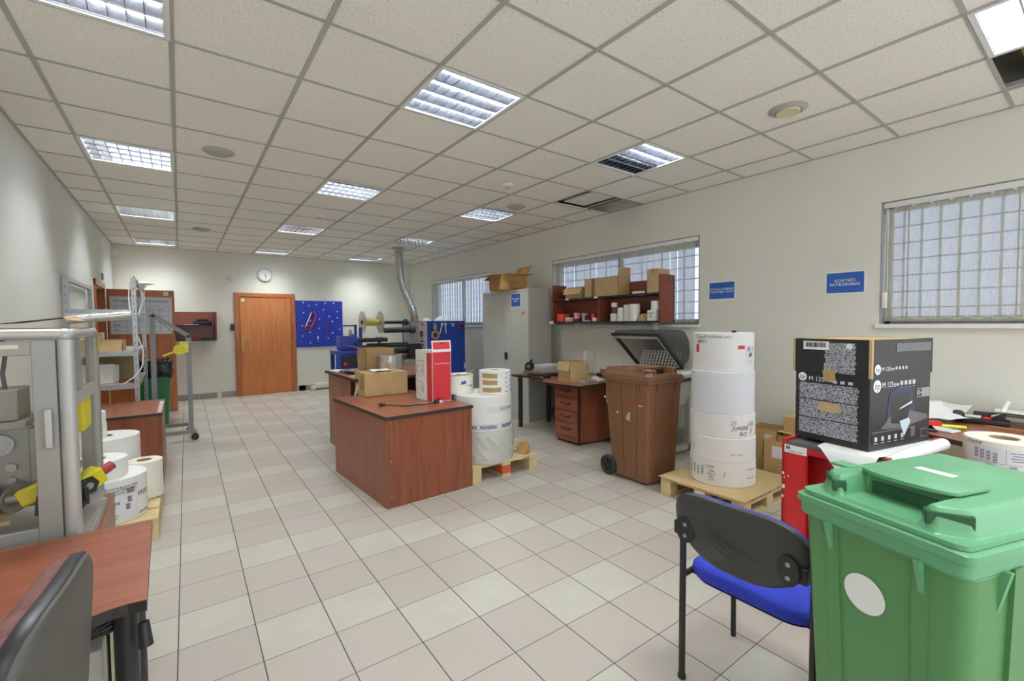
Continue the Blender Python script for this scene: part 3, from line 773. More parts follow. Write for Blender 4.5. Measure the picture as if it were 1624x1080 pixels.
mb = MB(T(0, Y0, zt) @ RX(-8)); mb.box(X0 + .004, X1, -.002, .002, 0, .09); build(mb, 'flap', M_PAPER, t, 0)
mb = MB(T(0, Y0, zt) @ RX(-8)); mb.box(X0 + .014, X1 - .012, -.0028, -.002, .012, .078); build(mb, 'flap_print', M_REDBOX, t, 0)
mb = MB(T(0, Y0, zt) @ RX(-8)); mb.prism([(1.86, .07), (1.9, .07), (1.88, .055)], 0, .0004, frame((0, -.003, 0), (1, 0, 0), (0, 0, 1))); build(mb, 'flap_mark', M_INK, t, 0)
mb = MB(T(X1, Y1, zt) @ RZ(0)); mb.box(-.02, .02, -.1, -.0, .0, .003); build(mb, 'flap', M_CARDI, t, 0)
lettering(t, 'Sonaco PrintClean', .019, frame((1.875, Y0 - .0012, zt - .115), (1, 0, 0), (0, 0, 1)), M_PAPER)
FL = lambda y, z: frame((X0 - .001, y, z), (0, -1, 0), (0, 0, 1))
lettering(t, 'Sonaco PrintClean', .026, FL(3.84, zt - .1), M_INKG)
mb = MB(FL(3.86, .94))
for (a, b, c, d) in ((-.08, .08, .09, .1), (-.06, .03, .07, .03), (-.07, -.05, .05, -.08), (-.06, -.12, .09, -.16), (-.09, -.1, -.06, .08), (.08, -.02, .09, .1), (.09, -.16, .06, -.06), (-.09, -.15, .05, -.2)): mb.tube([(a, b, .0), (c, d, .0)], .0012, 4)
pts = lambda cx, cy, r: [(cx + r * math.cos(k * PI / 8), cy + r * math.sin(k * PI / 8), 0) for k in range(17)]
mb.tube(pts(.07, -.12, .022), .0012, 4); mb.tube(pts(0, .03, .05), .0012, 4)
build(mb, 'line_drawing', M_INKG, t, 0)
# cable with plugs on the desk
pl = [(1.385, 3.735), (1.43, 3.72), (1.5, 3.63), (1.56, 3.58), (1.62, 3.60), (1.68, 3.56), (1.74, 3.57), (1.79, 3.585)]
t = thing('power_cable', 'black cable with two plugs lying on the front edge of the mahogany desk', 'cable', (1.6, 3.6, ZD))
mb = MB(); mb.tube([(x, y, ZD + .006) for x, y in pl], .0045, 6); build(mb, 'cable', M_BLACK, t)
mb = MB(); mb.cyl((1.35, 3.745, ZD + .016), (1.40, 3.73, ZD + .012), .016, .01, 10); mb.cyl((1.33, 3.752, ZD + .022), (1.35, 3.745, ZD + .02), .004, seg=6); build(mb, 'plug', M_BLACK, t)
mb = MB(); mb.box(-.03, .03, -.014, .014, 0, .028, .006, M=T(1.80, 3.57, ZD) @ RZ(30)); mb.tube([(1.81, 3.58, ZD + .03), (1.83, 3.56, ZD + .05), (1.86, 3.555, ZD + .03)], .004, 6); build(mb, 'plug', M_BLACK, t)
mb = MB(); mb.box(-.02, .02, -.012, .012, 0, .02, .004, M=T(1.845, 3.575, ZD) @ RZ(20)); build(mb, 'plug_tag', M_WHITE, t)

# long bench behind
ZB = .862
t = thing('workbench', 'long mahogany bench behind the front desk, cluttered with papers', 'bench', (1.95, 5.06, 0))
mb = MB(); mb.box(1.375, 2.45, 4.5, 5.63, ZB - .028, ZB - .0015); build(mb, 'edge_band', M_EDGE, t, 0)
mb = MB(); mb.box(1.377, 2.448, 4.502, 5.628, ZB - .0015, ZB); build(mb, 'benchtop', M_MAHOGX, t, 0)
mb = MB(); mb.box(1.41, 1.432, 4.75, 5.60, 0, ZB - .029); build(mb, 'side_panel', M_MAHOG, t, 0)
mb = MB(); mb.box(2.39, 2.412, 4.75, 5.60, 0, ZB - .029); build(mb, 'side_panel', M_MAHOG, t, 0)
mb = MB(); mb.box(1.433, 2.389, 5.56, 5.58, .1, ZB - .029); build(mb, 'back_panel', M_MAHOG, t, 0)
M = T(1.815, 5.13, ZB + .0005)
t = carton('carton', 'open-topped cardboard box standing on the bench behind the long box', M, .32, .30, .27, flaps=(('-x', -15), ('+x', 70), ('+y', 80)))
t = thing('film_roll', 'roll of shiny printed film standing on the bench beside the open box', 'roll', (1.86, 4.80, ZB))
mb = MB(); mb.lathe([(.04, 0), (.125, 0), (.125, .2), (.04, .2)], (1.86, 4.80, ZB + .0005), caps=(False, False)); build(mb, 'film', M_FOIL, t)
mb = MB(); mb.cylpatch((1.86, 4.80), .125, -118, .05, ZB + .03, .1); mb.cylpatch((1.86, 4.80), .125, -155, .03, ZB + .02, .11); build(mb, 'printed_labels', mat('faint_print', (206, 170, 150), .5), t)
rnd = random.Random(4)
for k, (x, y, a, w, d, m, lb) in enumerate(((1.47, 5.42, 8, .13, .2, M_PAPER, 'white papers at the far left corner of the bench'), (1.6, 5.28, -12, .2, .15, M_PAPER, 'sheet of paper in the middle of the bench clutter'), (1.54, 4.98, 20, .14, .2, M_DARK, 'dark tray on the bench next to the open box'), (1.5, 4.72, 30, .16, .12, M_PAPER, 'loose sheets hanging over the front edge of the bench'), (1.48, 5.14, 5, .09, .14, M_INKG, 'grey booklet on the left edge of the bench'))):
    mb = MB(T(x, y, ZB + .0005) @ RZ(a)); h = .012 if m is M_PAPER else .03; mb.box(-w / 2, w / 2, -d / 2, d / 2, 0, h, .002, 1); tag(build(mb, 'tray' if m is M_DARK else 'booklet' if m is M_INKG else 'paper_sheet', m, smooth=0), lb, 'tray' if m is M_DARK else 'papers')
t = thing('folding_stand', 'white folded stand with crossed thin legs, leaning at the bench end', 'stand', (1.5, 4.62, 0))
for p, q in (((1.30, 4.52, .42), (1.42, 4.515, .82)), ((1.36, 4.525, .40), (1.47, 4.52, .81)), ((1.30, 4.52, .42), (1.29, 4.52, .0)), ((1.36, 4.525, .4), (1.35, 4.525, 0))): mb = MB(); mb.tube([p, q], .008, 6); build(mb, 'leg', M_WHITE, t)
mb = MB(); mb.tube([(1.30, 4.52, .42), (1.33, 4.52, .40), (1.36, 4.525, .40)], .008, 6); build(mb, 'brace', M_WHITE, t)

# ------------------------------------------------------------------ slitter-rewinder and blue winding table in the back
t = thing('winding_machine', 'tall grey and blue winding machine with rollers, by the back right corner', 'machine', (3.65, 7.38, 0))
mx0, mx1, my0, my1, mz = 3.30, 4.03, 6.86, 7.9, 1.455
mb = MB(); mb.box(mx0 + .004, mx1, my0, my1, .0, mz, .006); build(mb, 'cabinet', M_BLUE, t, 20)
mb = MB(); mb.box(mx0 - .006, mx0 + .004, my0, my0 + .62, .0, mz - .01); mb.box(mx0 - .004, mx0 + .004, my0 + .66, my1 - .08, .0, mz - .01); build(mb, 'grey_side_panel', mat('machine_grey', (176, 176, 180), .4), t, 0)
mb = MB(); mb.box(mx0 - .02, mx0 - .005, my0 + .005, my0 + .3, .83, mz - .03, .003); build(mb, 'control_panel', mat('machine_panel', (198, 198, 198), .4), t, 20)
FLm = lambda y, z: frame((mx0 - .021, y, z), (0, -1, 0), (0, 0, 1))
mb = MB(FLm(my0 + .17, 1.235)); mb.box(-.045, .05, -.05, .05, 0, .006); build(mb, 'display', mat('dim_display', (110, 76, 84), .2), t, 0)
mb = MB()
for a, b in ((.1, 1.27), (.1, 1.22), (.12, 1.165), (.2, 1.115), (.14, 1.115), (.1, 1.115), (.2, 1.06), (.13, 1.06), (.09, 1.055)): mb.cyl((mx0 - .02, my0 + a, b), (mx0 - .034, my0 + a, b), .013, seg=10)
build(mb, 'buttons', M_BLACK, t)
mb = MB(FLm(my0 + .12, mz - .06)); mb.box(-.03, .03, -.02, .02, 0, .001); build(mb, 'blue_badge', mat('violet_badge', (70, 60, 150), .5), t, 0)
for nm, (y, z, x2, r, m) in {'upper': (7.34, 1.305, 2.75, .046, M_RUB), 'lower': (7.25, .955, 2.6, .052, M_RUB), 'bottom': (7.3, .83, 2.72, .05, M_ALUD)}.items():
    mb = MB(); mb.cyl((x2, y, z), (mx0 - .06, y, z), r, seg=18); mb.cyl((mx0 - .08, y, z), (mx0 - .006, y, z), r * 1.35, seg=18); build(mb, 'roller', m, t)
mb = MB(); mb.cyl((2.45, 7.6, 1.44), (mx0 - .06, 7.6, 1.44), .03, seg=12); mb.sphere((mx0 - .06, 7.6, 1.44), .06); build(mb, 'reel_shaft', M_DARK, t)
mb = MB(); mb.box(2.3, mx0 - .0, 7.05, 7.15, 1.03, 1.075, .004); mb.box(2.4, mx0 - .2, 7.16, 7.2, 1.02, 1.1, .004); mb.box(mx0 - .25, mx0, 7.0, 7.1, .84, 1.03); build(mb, 'guide_beam', M_DARK, t, 20)
for x in (2.58, 1.98):
    mb = MB(); mb.cyl((x, 7.1, 1.075), (x, 7.1, 1.17), .02, seg=10); mb.cyl((x, 7.1, 1.17), (x, 7.1, 1.20), .075, .06, 14); build(mb, 'hand_screw', M_BLACK, t)
mb = MB(); mb.box(mx0 - .32, mx0 - .02, 7.0, 7.2, .68, .82, .005); build(mb, 'slitter_block', M_STEEL, t, 20)
mb = MB(); mb.box(3.9, 3.98, my0 - .012, my0, 1.33, 1.41); build(mb, 'switch_plate', M_REDTAPE, t, 0)
mb = MB(); mb.cyl((3.94, my0 - .012, 1.37), (3.94, my0 - .05, 1.37), .028, seg=14); build(mb, 'rotary_switch', M_BLACK, t)
mb = MB(); mb.cyl((3.43, my0, 1.4), (3.43, my0 - .05, 1.4), .02, seg=10); mb.box(3.40, 3.46, my0 - .06, my0 - .02, 1.3, 1.38, .01); build(mb, 'bracket', M_ALUD, t)
mb = MB(); mb.lathe([(.045, 0), (.07, 0), (.07, .05), (.045, .05)], (3.43, my0 - .07, 1.22), (0, 1, 0), caps=(False, False)); tag(build(mb, 'tape_roll', M_TAPE), 'roll of brown tape hung on the blue machine front', 'tape roll')
for k, (x, w) in enumerate(((3.58, 15), (3.645, -2))):
    mb = MB(T(x, my0 - .005, 1.40) @ RY(w)); mb.box(-.009, .009, -.004, .0, -.16, 0); mb.lathe([(.012, -.006), (.024, -.006), (.024, 0), (.012, 0)], (0, -.001, 0), (0, 1, 0), 12, (False, False)); tag(build(mb, 'spanner', M_WHITE), 'bright spanner hanging on the blue machine, %s of two' % ('left' if k == 0 else 'right'), 'spanner')
mb = MB(); mb.box(3.75, 3.82, my0 - .001, my0, 1.40, 1.412); mb.box(3.78, 3.81, my0 - .001, my0, 1.36, 1.385); build(mb, 'white_sticker', M_PAPER, t, 0)
mb = MB(); mb.box(4.0, 4.03, my0 - .03, my0, .62, .72, .004); build(mb, 'cable_clip', M_WHITE, t)
# reel with clear flanges on the shaft
t = thing('thread_reel', 'reel of yellow cord between two clear round flanges', 'reel', (2.62, 7.6, 1.3))
for x in (2.47, 2.78): mb = MB(); mb.cyl((x, 7.6, 1.44), (x + .006, 7.6, 1.44), .19, seg=32); build(mb, 'flange', M_FLANGE, t)
mb = MB(); mb.lathe([(.045, .02), (.06, .06), (.068, .15), (.062, .24), (.045, .29)], (2.476, 7.6, 1.44), (1, 0, 0), 20); build(mb, 'cord_winding', M_YTAPE, t)
# duct
pts = [(3.347, 8.111, HC - .01), (3.35, 8.10, 2.55), (3.355, 8.06, 2.2), (3.42, 7.96, 1.95), (3.48, 7.85, 1.72), (3.50, 7.8, 1.55), (3.50, 7.78, 1.46)]
P = []
for i in range(len(pts) - 1):
    for k in range(18): P.append(Vector(pts[i]).lerp(Vector(pts[i + 1]), k / 18))
Q = [sum((P[max(0, min(len(P) - 1, i + k))] for k in range(-9, 10)), Vector()) / 19 for i in range(len(P))]
t = thing('exhaust_duct', 'silver ribbed exhaust hose rising from the machine to the ceiling', 'duct', (3.5, 7.78, 1.46))
mb = MB(); mb.tube(Q, [.068 + (.005 if i % 2 else 0) for i in range(len(Q))], 16); build(mb, 'hose', M_DUCT, t, 20)
mb = MB(); mb.lathe([(.12, 0), (.12, .012), (.085, .02)], (3.347, 8.111, HC), (0, 0, -1)); build(mb, 'collar', M_GREYD, t)
for k, (x, y, s) in enumerate(((3.45, 7.2, 1.0), (3.62, 7.0, 1.4), (3.78, 7.05, .9))):
    mb = MB(T(x, y, mz + .001)); mb.loft([[(.09 * s * math.cos(a * PI / 5) * (1 - .28 * q) * (1 + .3 * math.sin(a * 2.3 + q)), .07 * s * math.sin(a * PI / 5) * (1 - .28 * q), .018 * q * s + .006 * math.sin(a * 3 + q)* (q > 0)) for a in range(10)] for q in range(4)])
    tag(build(mb, 'rag', M_CREAM if k == 0 else M_PAPER, smooth=60), ('crumpled cream rag on top of the winding machine', 'crumpled white rag in the middle of the machine top', 'white crumpled paper on the right of the machine top')[k], 'rag')
mb = MB(); mb.lathe([(.03, 0), (.055, 0), (.055, .1), (.03, .1)], (3.42, 7.58, mz + .001), caps=(False, False)); tag(build(mb, 'cardboard_core', M_CARDO), 'short cardboard core standing on top of the machine', 'core')
# blue winding table
t = thing('winding_table', 'blue steel winding table with a long shaft, near the tool board', 'machine', (2.15, 6.9, 0))
bx0, bx1, by0, by1, bz = 1.80, 2.55, 6.7, 7.05, 1.02
mb = MB(); mb.box(bx0, bx1, by0, by1, bz - .05, bz, .004); build(mb, 'table_plate', M_BLUE, t, 20)
for x in (bx0 + .03, bx1 - .03):
    for y in (by0 + .03, by1 - .03): mb = MB(); mb.box(x - .025, x + .025, y - .025, y + .025, 0, bz - .051); build(mb, 'leg', M_BLUE, t, 0)
mb = MB(); mb.box(bx0 + .05, bx1 - .05, by0 + .005, by0 + .035, .73, .775); build(mb, 'rail', M_BLUE, t, 0)
mb = MB(); mb.box(bx0 + .08, bx0 + .42, by0 + .02, by1 - .03, .76, .965, .006); build(mb, 'motor_housing', M_BLUE, t, 20)
mb = MB(); mb.box(bx0 + .09, bx0 + .36, by0 + .01, by0 + .02, .78, .95, .003); build(mb, 'control_box', M_BLACK, t, 20)
mb = MB(); mb.cyl((bx0 + .12, by0 + .01, .83), (bx0 + .12, by0 - .02, .83), .025, seg=12); build(mb, 'stop_button', M_REDTAPE, t)
mb = MB(); mb.cyl((bx0 + .44, by0 + .1, .87), (bx0 + .66, by0 + .1, .87), .06, seg=16); build(mb, 'motor', M_ALUD, t)
mb = MB(); mb.box(bx0 + .08, bx0 + .28, by0 + .05, by1 - .05, bz + .001, 1.235, .02); mb.lathe([(.1, 0), (.1, .05), (.07, .07)], (bx0 + .28, by0 + .17, 1.16), (1, 0, 0)); build(mb, 'headstock', M_BLUE, t)
mb = MB(); mb.cyl((bx0 + .35, by0 + .17, 1.165), (2.62, by0 + .17, 1.165), .034, seg=14); build(mb, 'shaft', M_RUB, t)
mb = MB(); mb.bar((2.12, by0 + .17, bz), (2.2, by0 + .17, 1.13), .04, .05); mb.box(2.13, 2.2, by0 + .12, by0 + .22, 1.09, 1.13); build(mb, 'support_arm', M_BLUE, t, 20)
mb = MB(); mb.box(2.235, 2.275, 7.0, 7.04, bz, 1.36); mb.box(2.16, 2.195, 7.0, 7.03, 1.1, 1.4); build(mb, 'post', M_BLUE, t, 0)
mb = MB(); mb.box(2.0, 2.2, 7.0, 7.03, 1.375, 1.395); mb.cyl((2.0, 7.015, 1.385), (2.0, 6.97, 1.385), .012, seg=8); build(mb, 'top_arm', M_DARK, t, 0)
mb = MB(); mb.cyl((2.09, 7.0, 1.25), (2.1, 7.0, 1.25), .085, seg=24); build(mb, 'guide_disc', M_FLANGE, t)
mb = MB(); mb.tube([(bx0 + .15, by0 + .03, .76), (bx0 + .17, by0, .72), (bx0 + .3, by0, .70), (bx0 + .4, by0, .71)], .007, 6); mb.tube([(bx0 + .56, by0 + .04, .83), (bx0 + .55, by0, .7), (bx0 + .5, by0, .6)], .008, 6); build(mb, 'cable', M_BLACK, t)
mb = MB(); mb.box(2.23, 2.32, YB - .13, YB - .03, 0, .09, .006); mb.box(2.32, 3.2, YB - .1, YB - .02, .03, .14, .006); tag(build(mb, 'cable_trunking', M_CREAM), 'cream plastic trunking along the foot of the back wall', 'trunking')

# ------------------------------------------------------------------ pallet with the large wrapped rolls
def pallet(label, x0, x1, y0, y1, across='x', red=None, sheet=False, group='timber pallets'):
    """three-skid pallet: top boards along `across`, blocks under"""
    t = thing('pallet', label, 'pallet', ((x0 + x1) / 2, (y0 + y1) / 2, 0), 0, group)
    ht = .143 if not sheet else .139
    rnd = random.Random(int(x0 * 100))
    n = 5 if not sheet else 6
    w = (y1 - y0) / (n + (n - 1) * .28) if across == 'x' else (x1 - x0) / (n + (n - 1) * .28)
    for k in range(n):
        mb = MB(); o = k * w * 1.28
        if across == 'x': mb.box(x0, x1, y0 + o, y0 + o + w, ht - .022, ht, .002, 1)
        else: mb.box(x0 + o, x0 + o + w, y0, y1, ht - .022, ht, .002, 1)
        build(mb, 'top_board', M_WOODP, t, 0)
    fr = (0, .5, 1)
    for k in fr:
        mb = MB()
        if across == 'x': c = x0 + .045 + (x1 - x0 - .09) * k; mb.box(c - .045, c + .045, y0, y1, ht - .044, ht - .0225)
        else: c = y0 + .045 + (y1 - y0 - .09) * k; mb.box(x0, x1, c - .045, c + .045, ht - .044, ht - .0225)
        build(mb, 'stringer', M_WOODP, t, 0)
        mb = MB()
        if across == 'x': mb.box(c - .045, c + .045, y0, y1, 0, .02)
        else: mb.box(x0, x1, c - .045, c + .045, 0, .02)
        build(mb, 'bottom_board', M_WOODP, t, 0)
        for q in fr:
            mb = MB()
            if across == 'x': e = y0 + .05 + (y1 - y0 - .1) * q; mb.box(c - .045, c + .045, e - .05, e + .05, .0205, ht - .0445)
            else: e = x0 + .05 + (x1 - x0 - .1) * q; mb.box(e - .05, e + .05, c - .045, c + .045, .0205, ht - .0445)
            build(mb, 'block', M_PALRED if red == (k, q) else M_WOODP, t, 0, label='orange-red block' if red == (k, q) else None)
    if sheet:
        mb = MB(); mb.box(x0 - .02, x1 + .01, y0 - .015, y1 + .01, ht, ht + .004); build(mb, 'hardboard_sheet', M_HARDB, t, 0)
    return t
pallet('timber pallet with one orange-red block, right of the middle desk', 2.025, 2.75, 3.34, 4.32, 'x', red=(.5, 0))
def paper_roll(name, label, c, r, z0, z1, core=.04, m=M_ROLL, group=None, cm=None, bev=.004):
    t = thing(name, label, 'paper roll', (c[0], c[1], z0), 0, group)
    mb = MB(); mb.lathe([(core + .006, z0), (r - bev, z0), (r, z0 + bev), (r, z1 - bev), (r - bev, z1), (core + .006, z1)], (c[0], c[1], 0), seg=56, caps=(False, False)); build(mb, 'paper', m, t, 30)
    mb = MB(); mb.lathe([(core, z0 + .002), (core + .0055, z0 + .002), (core + .0055, z1 - .002), (core, z1 - .002), (core, z0 + .002)], (c[0], c[1], 0), seg=28, caps=(False, False)); build(mb, 'core', cm or M_CARDI, t)
    return t
GB = 'large rolls on the pallet beside the middle desk'
C1 = (2.30, 3.60); R1 = .278
t = paper_roll('wrapped_roll', 'large paper roll wrapped in clear film, bottom of the stack right of the middle desk', C1, R1, .144, .447, m=M_ROLLC, group=GB)
mb = MB(); rnd = random.Random(3); rows = []
for k in range(12):
    z = .146 + .027 * k; ring = []
    for a in range(72):
        f = 2 * PI * a / 72; rr = R1 + .006 + .022 * abs(math.sin(a * .9 + k * .8)) * (.3 + .7 * abs(math.sin(k * .5 + a * .21))) * (1 if 1 < k < 10 else .35)
        ring.append((C1[0] + rr * math.cos(f), C1[1] + rr * math.sin(f), z))
    rows.append(ring)
mb.loft(rows, False, False); build(mb, 'stretch_wrap', M_WRAP, t, 25)
t = paper_roll('large_paper_roll', 'large white paper roll with a blue printed band, resting on the film-wrapped roll', C1, R1 - .004, .448, .752, m=M_ROLL, group=GB)
mb = MB()
for a in range(-175, -5, 12): mb.cylpatch(C1, R1 - .004, a, .06, .452, .05, 4, .0016)
build(mb, 'printed_band', M_LABEL, t)
for a in (-150, -112, -68, -30): lettering(t, 'FASSON', .042, None, mat('band_blue', (40, 52, 130), .5, var=0), 'band_lettering', (C1, R1 - .002, a, .477, True), bold=.001)
lettering(t, 'NOKRISN', .04, None, M_INKG, 'handwriting', (C1, R1 - .004, -70, .63), shear=.3)
mb = MB(); mb.cylpatch(C1, R1 - .004, -95, .2, .60, .055); build(mb, 'tape_patch', M_LABEL, t)
c = (2.115, 3.745); r = .148
t = paper_roll('paper_roll', 'cream paper roll with blue tape, on the large rolls behind the red box', c, r, .753, .925, m=M_ROLLC, group=GB)
mb = MB(); mb.cylpatch(c, r, -98, .05, .845, .028, skew=.2); build(mb, 'blue_tape', mat('blue_tape', (44, 84, 160), .5), t)
lettering(t, '7 rends', .03, None, M_INKG, 'handwriting', (c, r, -75, .83), shear=.3)
mb = MB(); 
for k in range(8): mb.cylpatch(c, r, -46 + 3 * (k % 3), .02, .78 + .016 * k, .006, 2)
build(mb, 'stamp_marks', M_INKG, t)
mb = MB(T(2.1, 3.66, .9255)); mb.grid([[(-.12 + .06 * i, -.05 + .05 * j, .006 + .012 * ((i + j) % 2) + (.05 if i == 4 and j == 0 else 0)) for j in range(3)] for i in range(5)]); tag(build(mb, 'paper_sheet', M_PAPER, smooth=60), 'crumpled white sheet on top of the cream roll', 'paper')
c = (2.375, 3.50); r = .148
t = paper_roll('paper_roll', 'white paper roll with three brown tape strips, on the large rolls', c, r, .753, .968, m=M_ROLL, group=GB)
for k, (z, w, a) in enumerate(((.905, .155, -145), (.842, .155, -145), (.775, .19, -138))): mb = MB(); mb.cylpatch(c, r, a, w, z, .042, 8, skew=.03 * (k - 1)); build(mb, 'brown_tape', M_TAPE, t)
mb = MB()
for k in range(14): mb.cylpatch(c, r, -78 + 24 * (k % 3) + rnd.uniform(-3, 3), .03, .775 + .014 * k, .008, 2)
build(mb, 'print_marks', mat('print_violet', (120, 124, 168), .6, var=0), t)
t = thing('cardboard_scraps', 'folded brown card scraps on the pallet corner by the wrapped roll', 'cardboard scraps', (2.64, 3.47, .144))
mb = MB(T(2.70, 3.44, .1445) @ RZ(20)); mb.prism([(0, 0), (.1, .02), (.06, .1)], -.05, .05, frame((-.1, 0, 0), (1, 0, 0), (0, 0, 1))); build(mb, 'folded_card', M_CARDO, t, 0)
mb = MB(T(2.72, 3.53, .1445) @ RZ(-15)); mb.prism([(0, 0), (.09, .06), (.07, .1), (-.02, .03)], -.04, .04, frame((-.04, 0, 0), (1, 0, 0), (0, 0, 1))); build(mb, 'folded_card', M_CARDI, t, 0)
# ================================================================== RIGHT SIDE
t = thing('metal_cabinet', 'tall pale grey metal cabinet with two doors and a blue sign', 'cabinet', (4.16, 5.55, 0))
cx0, cx1, cy0, cy1, ch = 3.945, 4.375, 4.965, 6.14, 1.895
mb = MB(); mb.box(cx0 + .02, cx1, cy0, cy1, 0, ch, .003, 1); build(mb, 'carcass', M_GREYD, t, 20)
mb = MB(); mb.box(cx0, cx0 + .02, cy0, cy1, ch - .045, ch, .003, 1); build(mb, 'top_rail', M_GREY, t, 20)
mb = MB(); mb.box(cx0 + .002, cx0 + .02, cy0, cy1, 0, .09); build(mb, 'plinth', M_GREY, t, 20)
for a, b in ((cy0 + .004, 5.551), (5.555, cy1 - .004)): mb = MB(); mb.box(cx0, cx0 + .019, a, b, .093, ch - .049, .003, 1); build(mb, 'door', M_GREY, t, 20)
mb = MB(); mb.box(cx0 - .012, cx0 - .0005, 5.47, 5.53, .86, .97, .004); mb.cyl((cx0 - .012, 5.5, .93), (cx0 - .03, 5.5, .93), .014, seg=12); build(mb, 'lock_handle', M_BLACK, t)
wsign(5.125, 5.37, 1.635, 1.845, ['PAKAVIMO', 'VIETA'], 'blue square sign with two white words on the grey metal cabinet', .036, cx0)
mb = MB(); mb.box(-.04, .04, -.009, .009, 0, .001, M=frame((cx0 - .0005, 5.08, 1.55), (0, -1, 0), (0, 0, 1)) @ Matrix.Rotation(.5, 4, 'Z')); build(mb, 'red_sticker', M_REDD, t, 0)
t = carton('carton', 'ochre cardboard box with one flap up, on top of the grey metal cabinet', T(4.0, 5.52, ch + .001) @ RZ(-3), .44, .36, .22, flaps=(('-y', 0), ('+y', 15), ('+x', -58), ('-x', 6)), m=M_CARDO)
lettering(t, 'CASSO', .05, frame((3.98, 5.335, ch + .11), (1, -.05, 0), (0, 0, 1)), M_INKG, 'print')
mb = MB(T(3.98, 5.27, ch + .001)); mb.box(-.02, .02, -.14, .14, 0, .02, .004); tag(build(mb, 'level_tool', M_REDD), 'long red tool lying on the front edge of the metal cabinet', 'tool')

# curved desk with a drawer pedestal
t = thing('curved_desk', 'mahogany corner desk with black legs and a drawer unit, below the wall shelf', 'desk', (4.05, 4.25, 0))
poly = [(3.63, 4.94), (3.62, 4.83), (3.66, 4.72), (3.70, 4.6), (3.70, 4.46), (3.655, 4.33), (3.60, 4.22), (3.46, 4.10), (3.44, 4.02), (3.45, 3.86), (3.50, 3.51), (4.56, 3.56), (4.56, 4.94)]
mb = MB(); mb.prism(poly, .682, .7085); build(mb, 'edge_band', M_EDGE, t, 0)
mb = MB(); mb.prism(poly, .7086, .71); build(mb, 'desktop', M_MAHOGX, t, 0)
for x, y in ((3.705, 4.845), (4.21, 4.845)):
    mb = MB(); mb.cyl((x, y, .012), (x, y, .681), .031, seg=18); mb.cyl((x, y, 0), (x, y, .012), .036, seg=18); build(mb, 'leg', M_BLACK, t)
px0, px1, py0, py1 = 3.60, 3.615, 3.63, 4.03
ped = MB(); ped.prism([(3.635, 3.63), (4.12, 3.585), (4.16, 3.985), (3.63, 4.03)], .03, .681); build(ped, 'pedestal', M_MAHOG, t, 0)
mb = MB(); mb.box(3.622, 3.634, 3.63, 3.646, .03, .681); build(mb, 'edge_strip', M_EDGE, t, 0)
mb = MB(); mb.prism([(3.61, 3.65), (3.634, 3.65), (3.63, 4.02), (3.606, 4.02)], .03, .09); build(mb, 'plinth', M_MAHOGD, t, 0)
for k in range(4):
    z0 = .096 + .147 * k; z1 = z0 + .143 if k < 3 else .678
    mb = MB(); mb.prism([(3.60, 3.648), (3.617, 3.648), (3.613, 4.022), (3.596, 4.022)], z0, z1); d = build(mb, 'drawer', M_MAHOGH if k % 2 else M_MAHOGX, t, 0)
    zc = z0 + .08
    mb = MB(); mb.tube([(3.598, 3.90, zc), (3.578, 3.88, zc + .006), (3.572, 3.835, zc - .004), (3.578, 3.79, zc - .008), (3.598, 3.77, zc)], .006, 6); mb.cyl((3.598, 3.90, zc), (3.592, 3.90, zc), .012, seg=10); mb.cyl((3.598, 3.77, zc), (3.592, 3.77, zc), .012, seg=10); build(mb, 'handle', M_DARK, d)
mb = MB()
for x, y in ((3.64, 3.99), (3.65, 3.66), (4.1, 3.62), (4.13, 3.95)): mb.cyl((x, y, 0), (x, y, .03), .02, seg=12)
build(mb, 'glides', M_BLACK, t)
# things on the curved desk
ZC = .7105
t = carton('carton', 'small upright cardboard box with printed marks, on the curved desk', T(3.77, 3.89, ZC) @ RZ(-2), .28, .21, .235, flaps=(('-x', 75), ('+x', 82)))
lettering(t, 'TER\nKNDEL', .034, frame((3.629, 3.93, ZC + .16), (0, -1, 0), (0, 0, 1)), M_INKG, 'print')
mb = MB(frame((3.87, 3.783, ZC + .175), (1, -.03, 0), (0, 0, 1))); mb.box(-.03, .03, -.035, .035, 0, .0008); build(mb, 'square_print', mat('dim_print', (150, 124, 84), .8), t, 0)
t = thing('tape_dispenser', 'silver and black tape dispenser at the far end of the curved desk', 'dispenser', (3.86, 4.85, ZC))
mb = MB(); mb.prism([(-.09, 0), (.09, 0), (.08, .03), (.05, .05), (.04, .13), (0, .17), (-.04, .15), (-.06, .06)], -.02, .02, frame((3.86, 4.85, ZC), (.3, -.95, 0), (0, 0, 1)), .004); build(mb, 'body', M_STEEL, t, 30)
mb = MB(); mb.lathe([(.03, -.03), (.058, -.03), (.058, .03), (.03, .03)], (3.87, 4.845, ZC + .1), (.95, .3, 0), caps=(False, False)); build(mb, 'tape_wheel', M_BLACK, t)
mb = MB(); mb.cyl((3.87, 4.845, ZC + .15), (3.88, 4.8, ZC + .19), .014, seg=10); build(mb, 'lever', M_BLACK, t)
t = thing('printer', 'low white device with a rounded lid on the curved desk by the cabinet', 'device', (4.12, 4.8, ZC))
mb = MB(); mb.box(3.95, 4.35, 4.66, 4.9, ZC, ZC + .09, .01); build(mb, 'body', M_GREY, t)
mb = MB(); mb.box(3.97, 4.3, 4.68, 4.88, ZC + .0905, ZC + .12, .025, 3); build(mb, 'lid', M_WHITE, t)
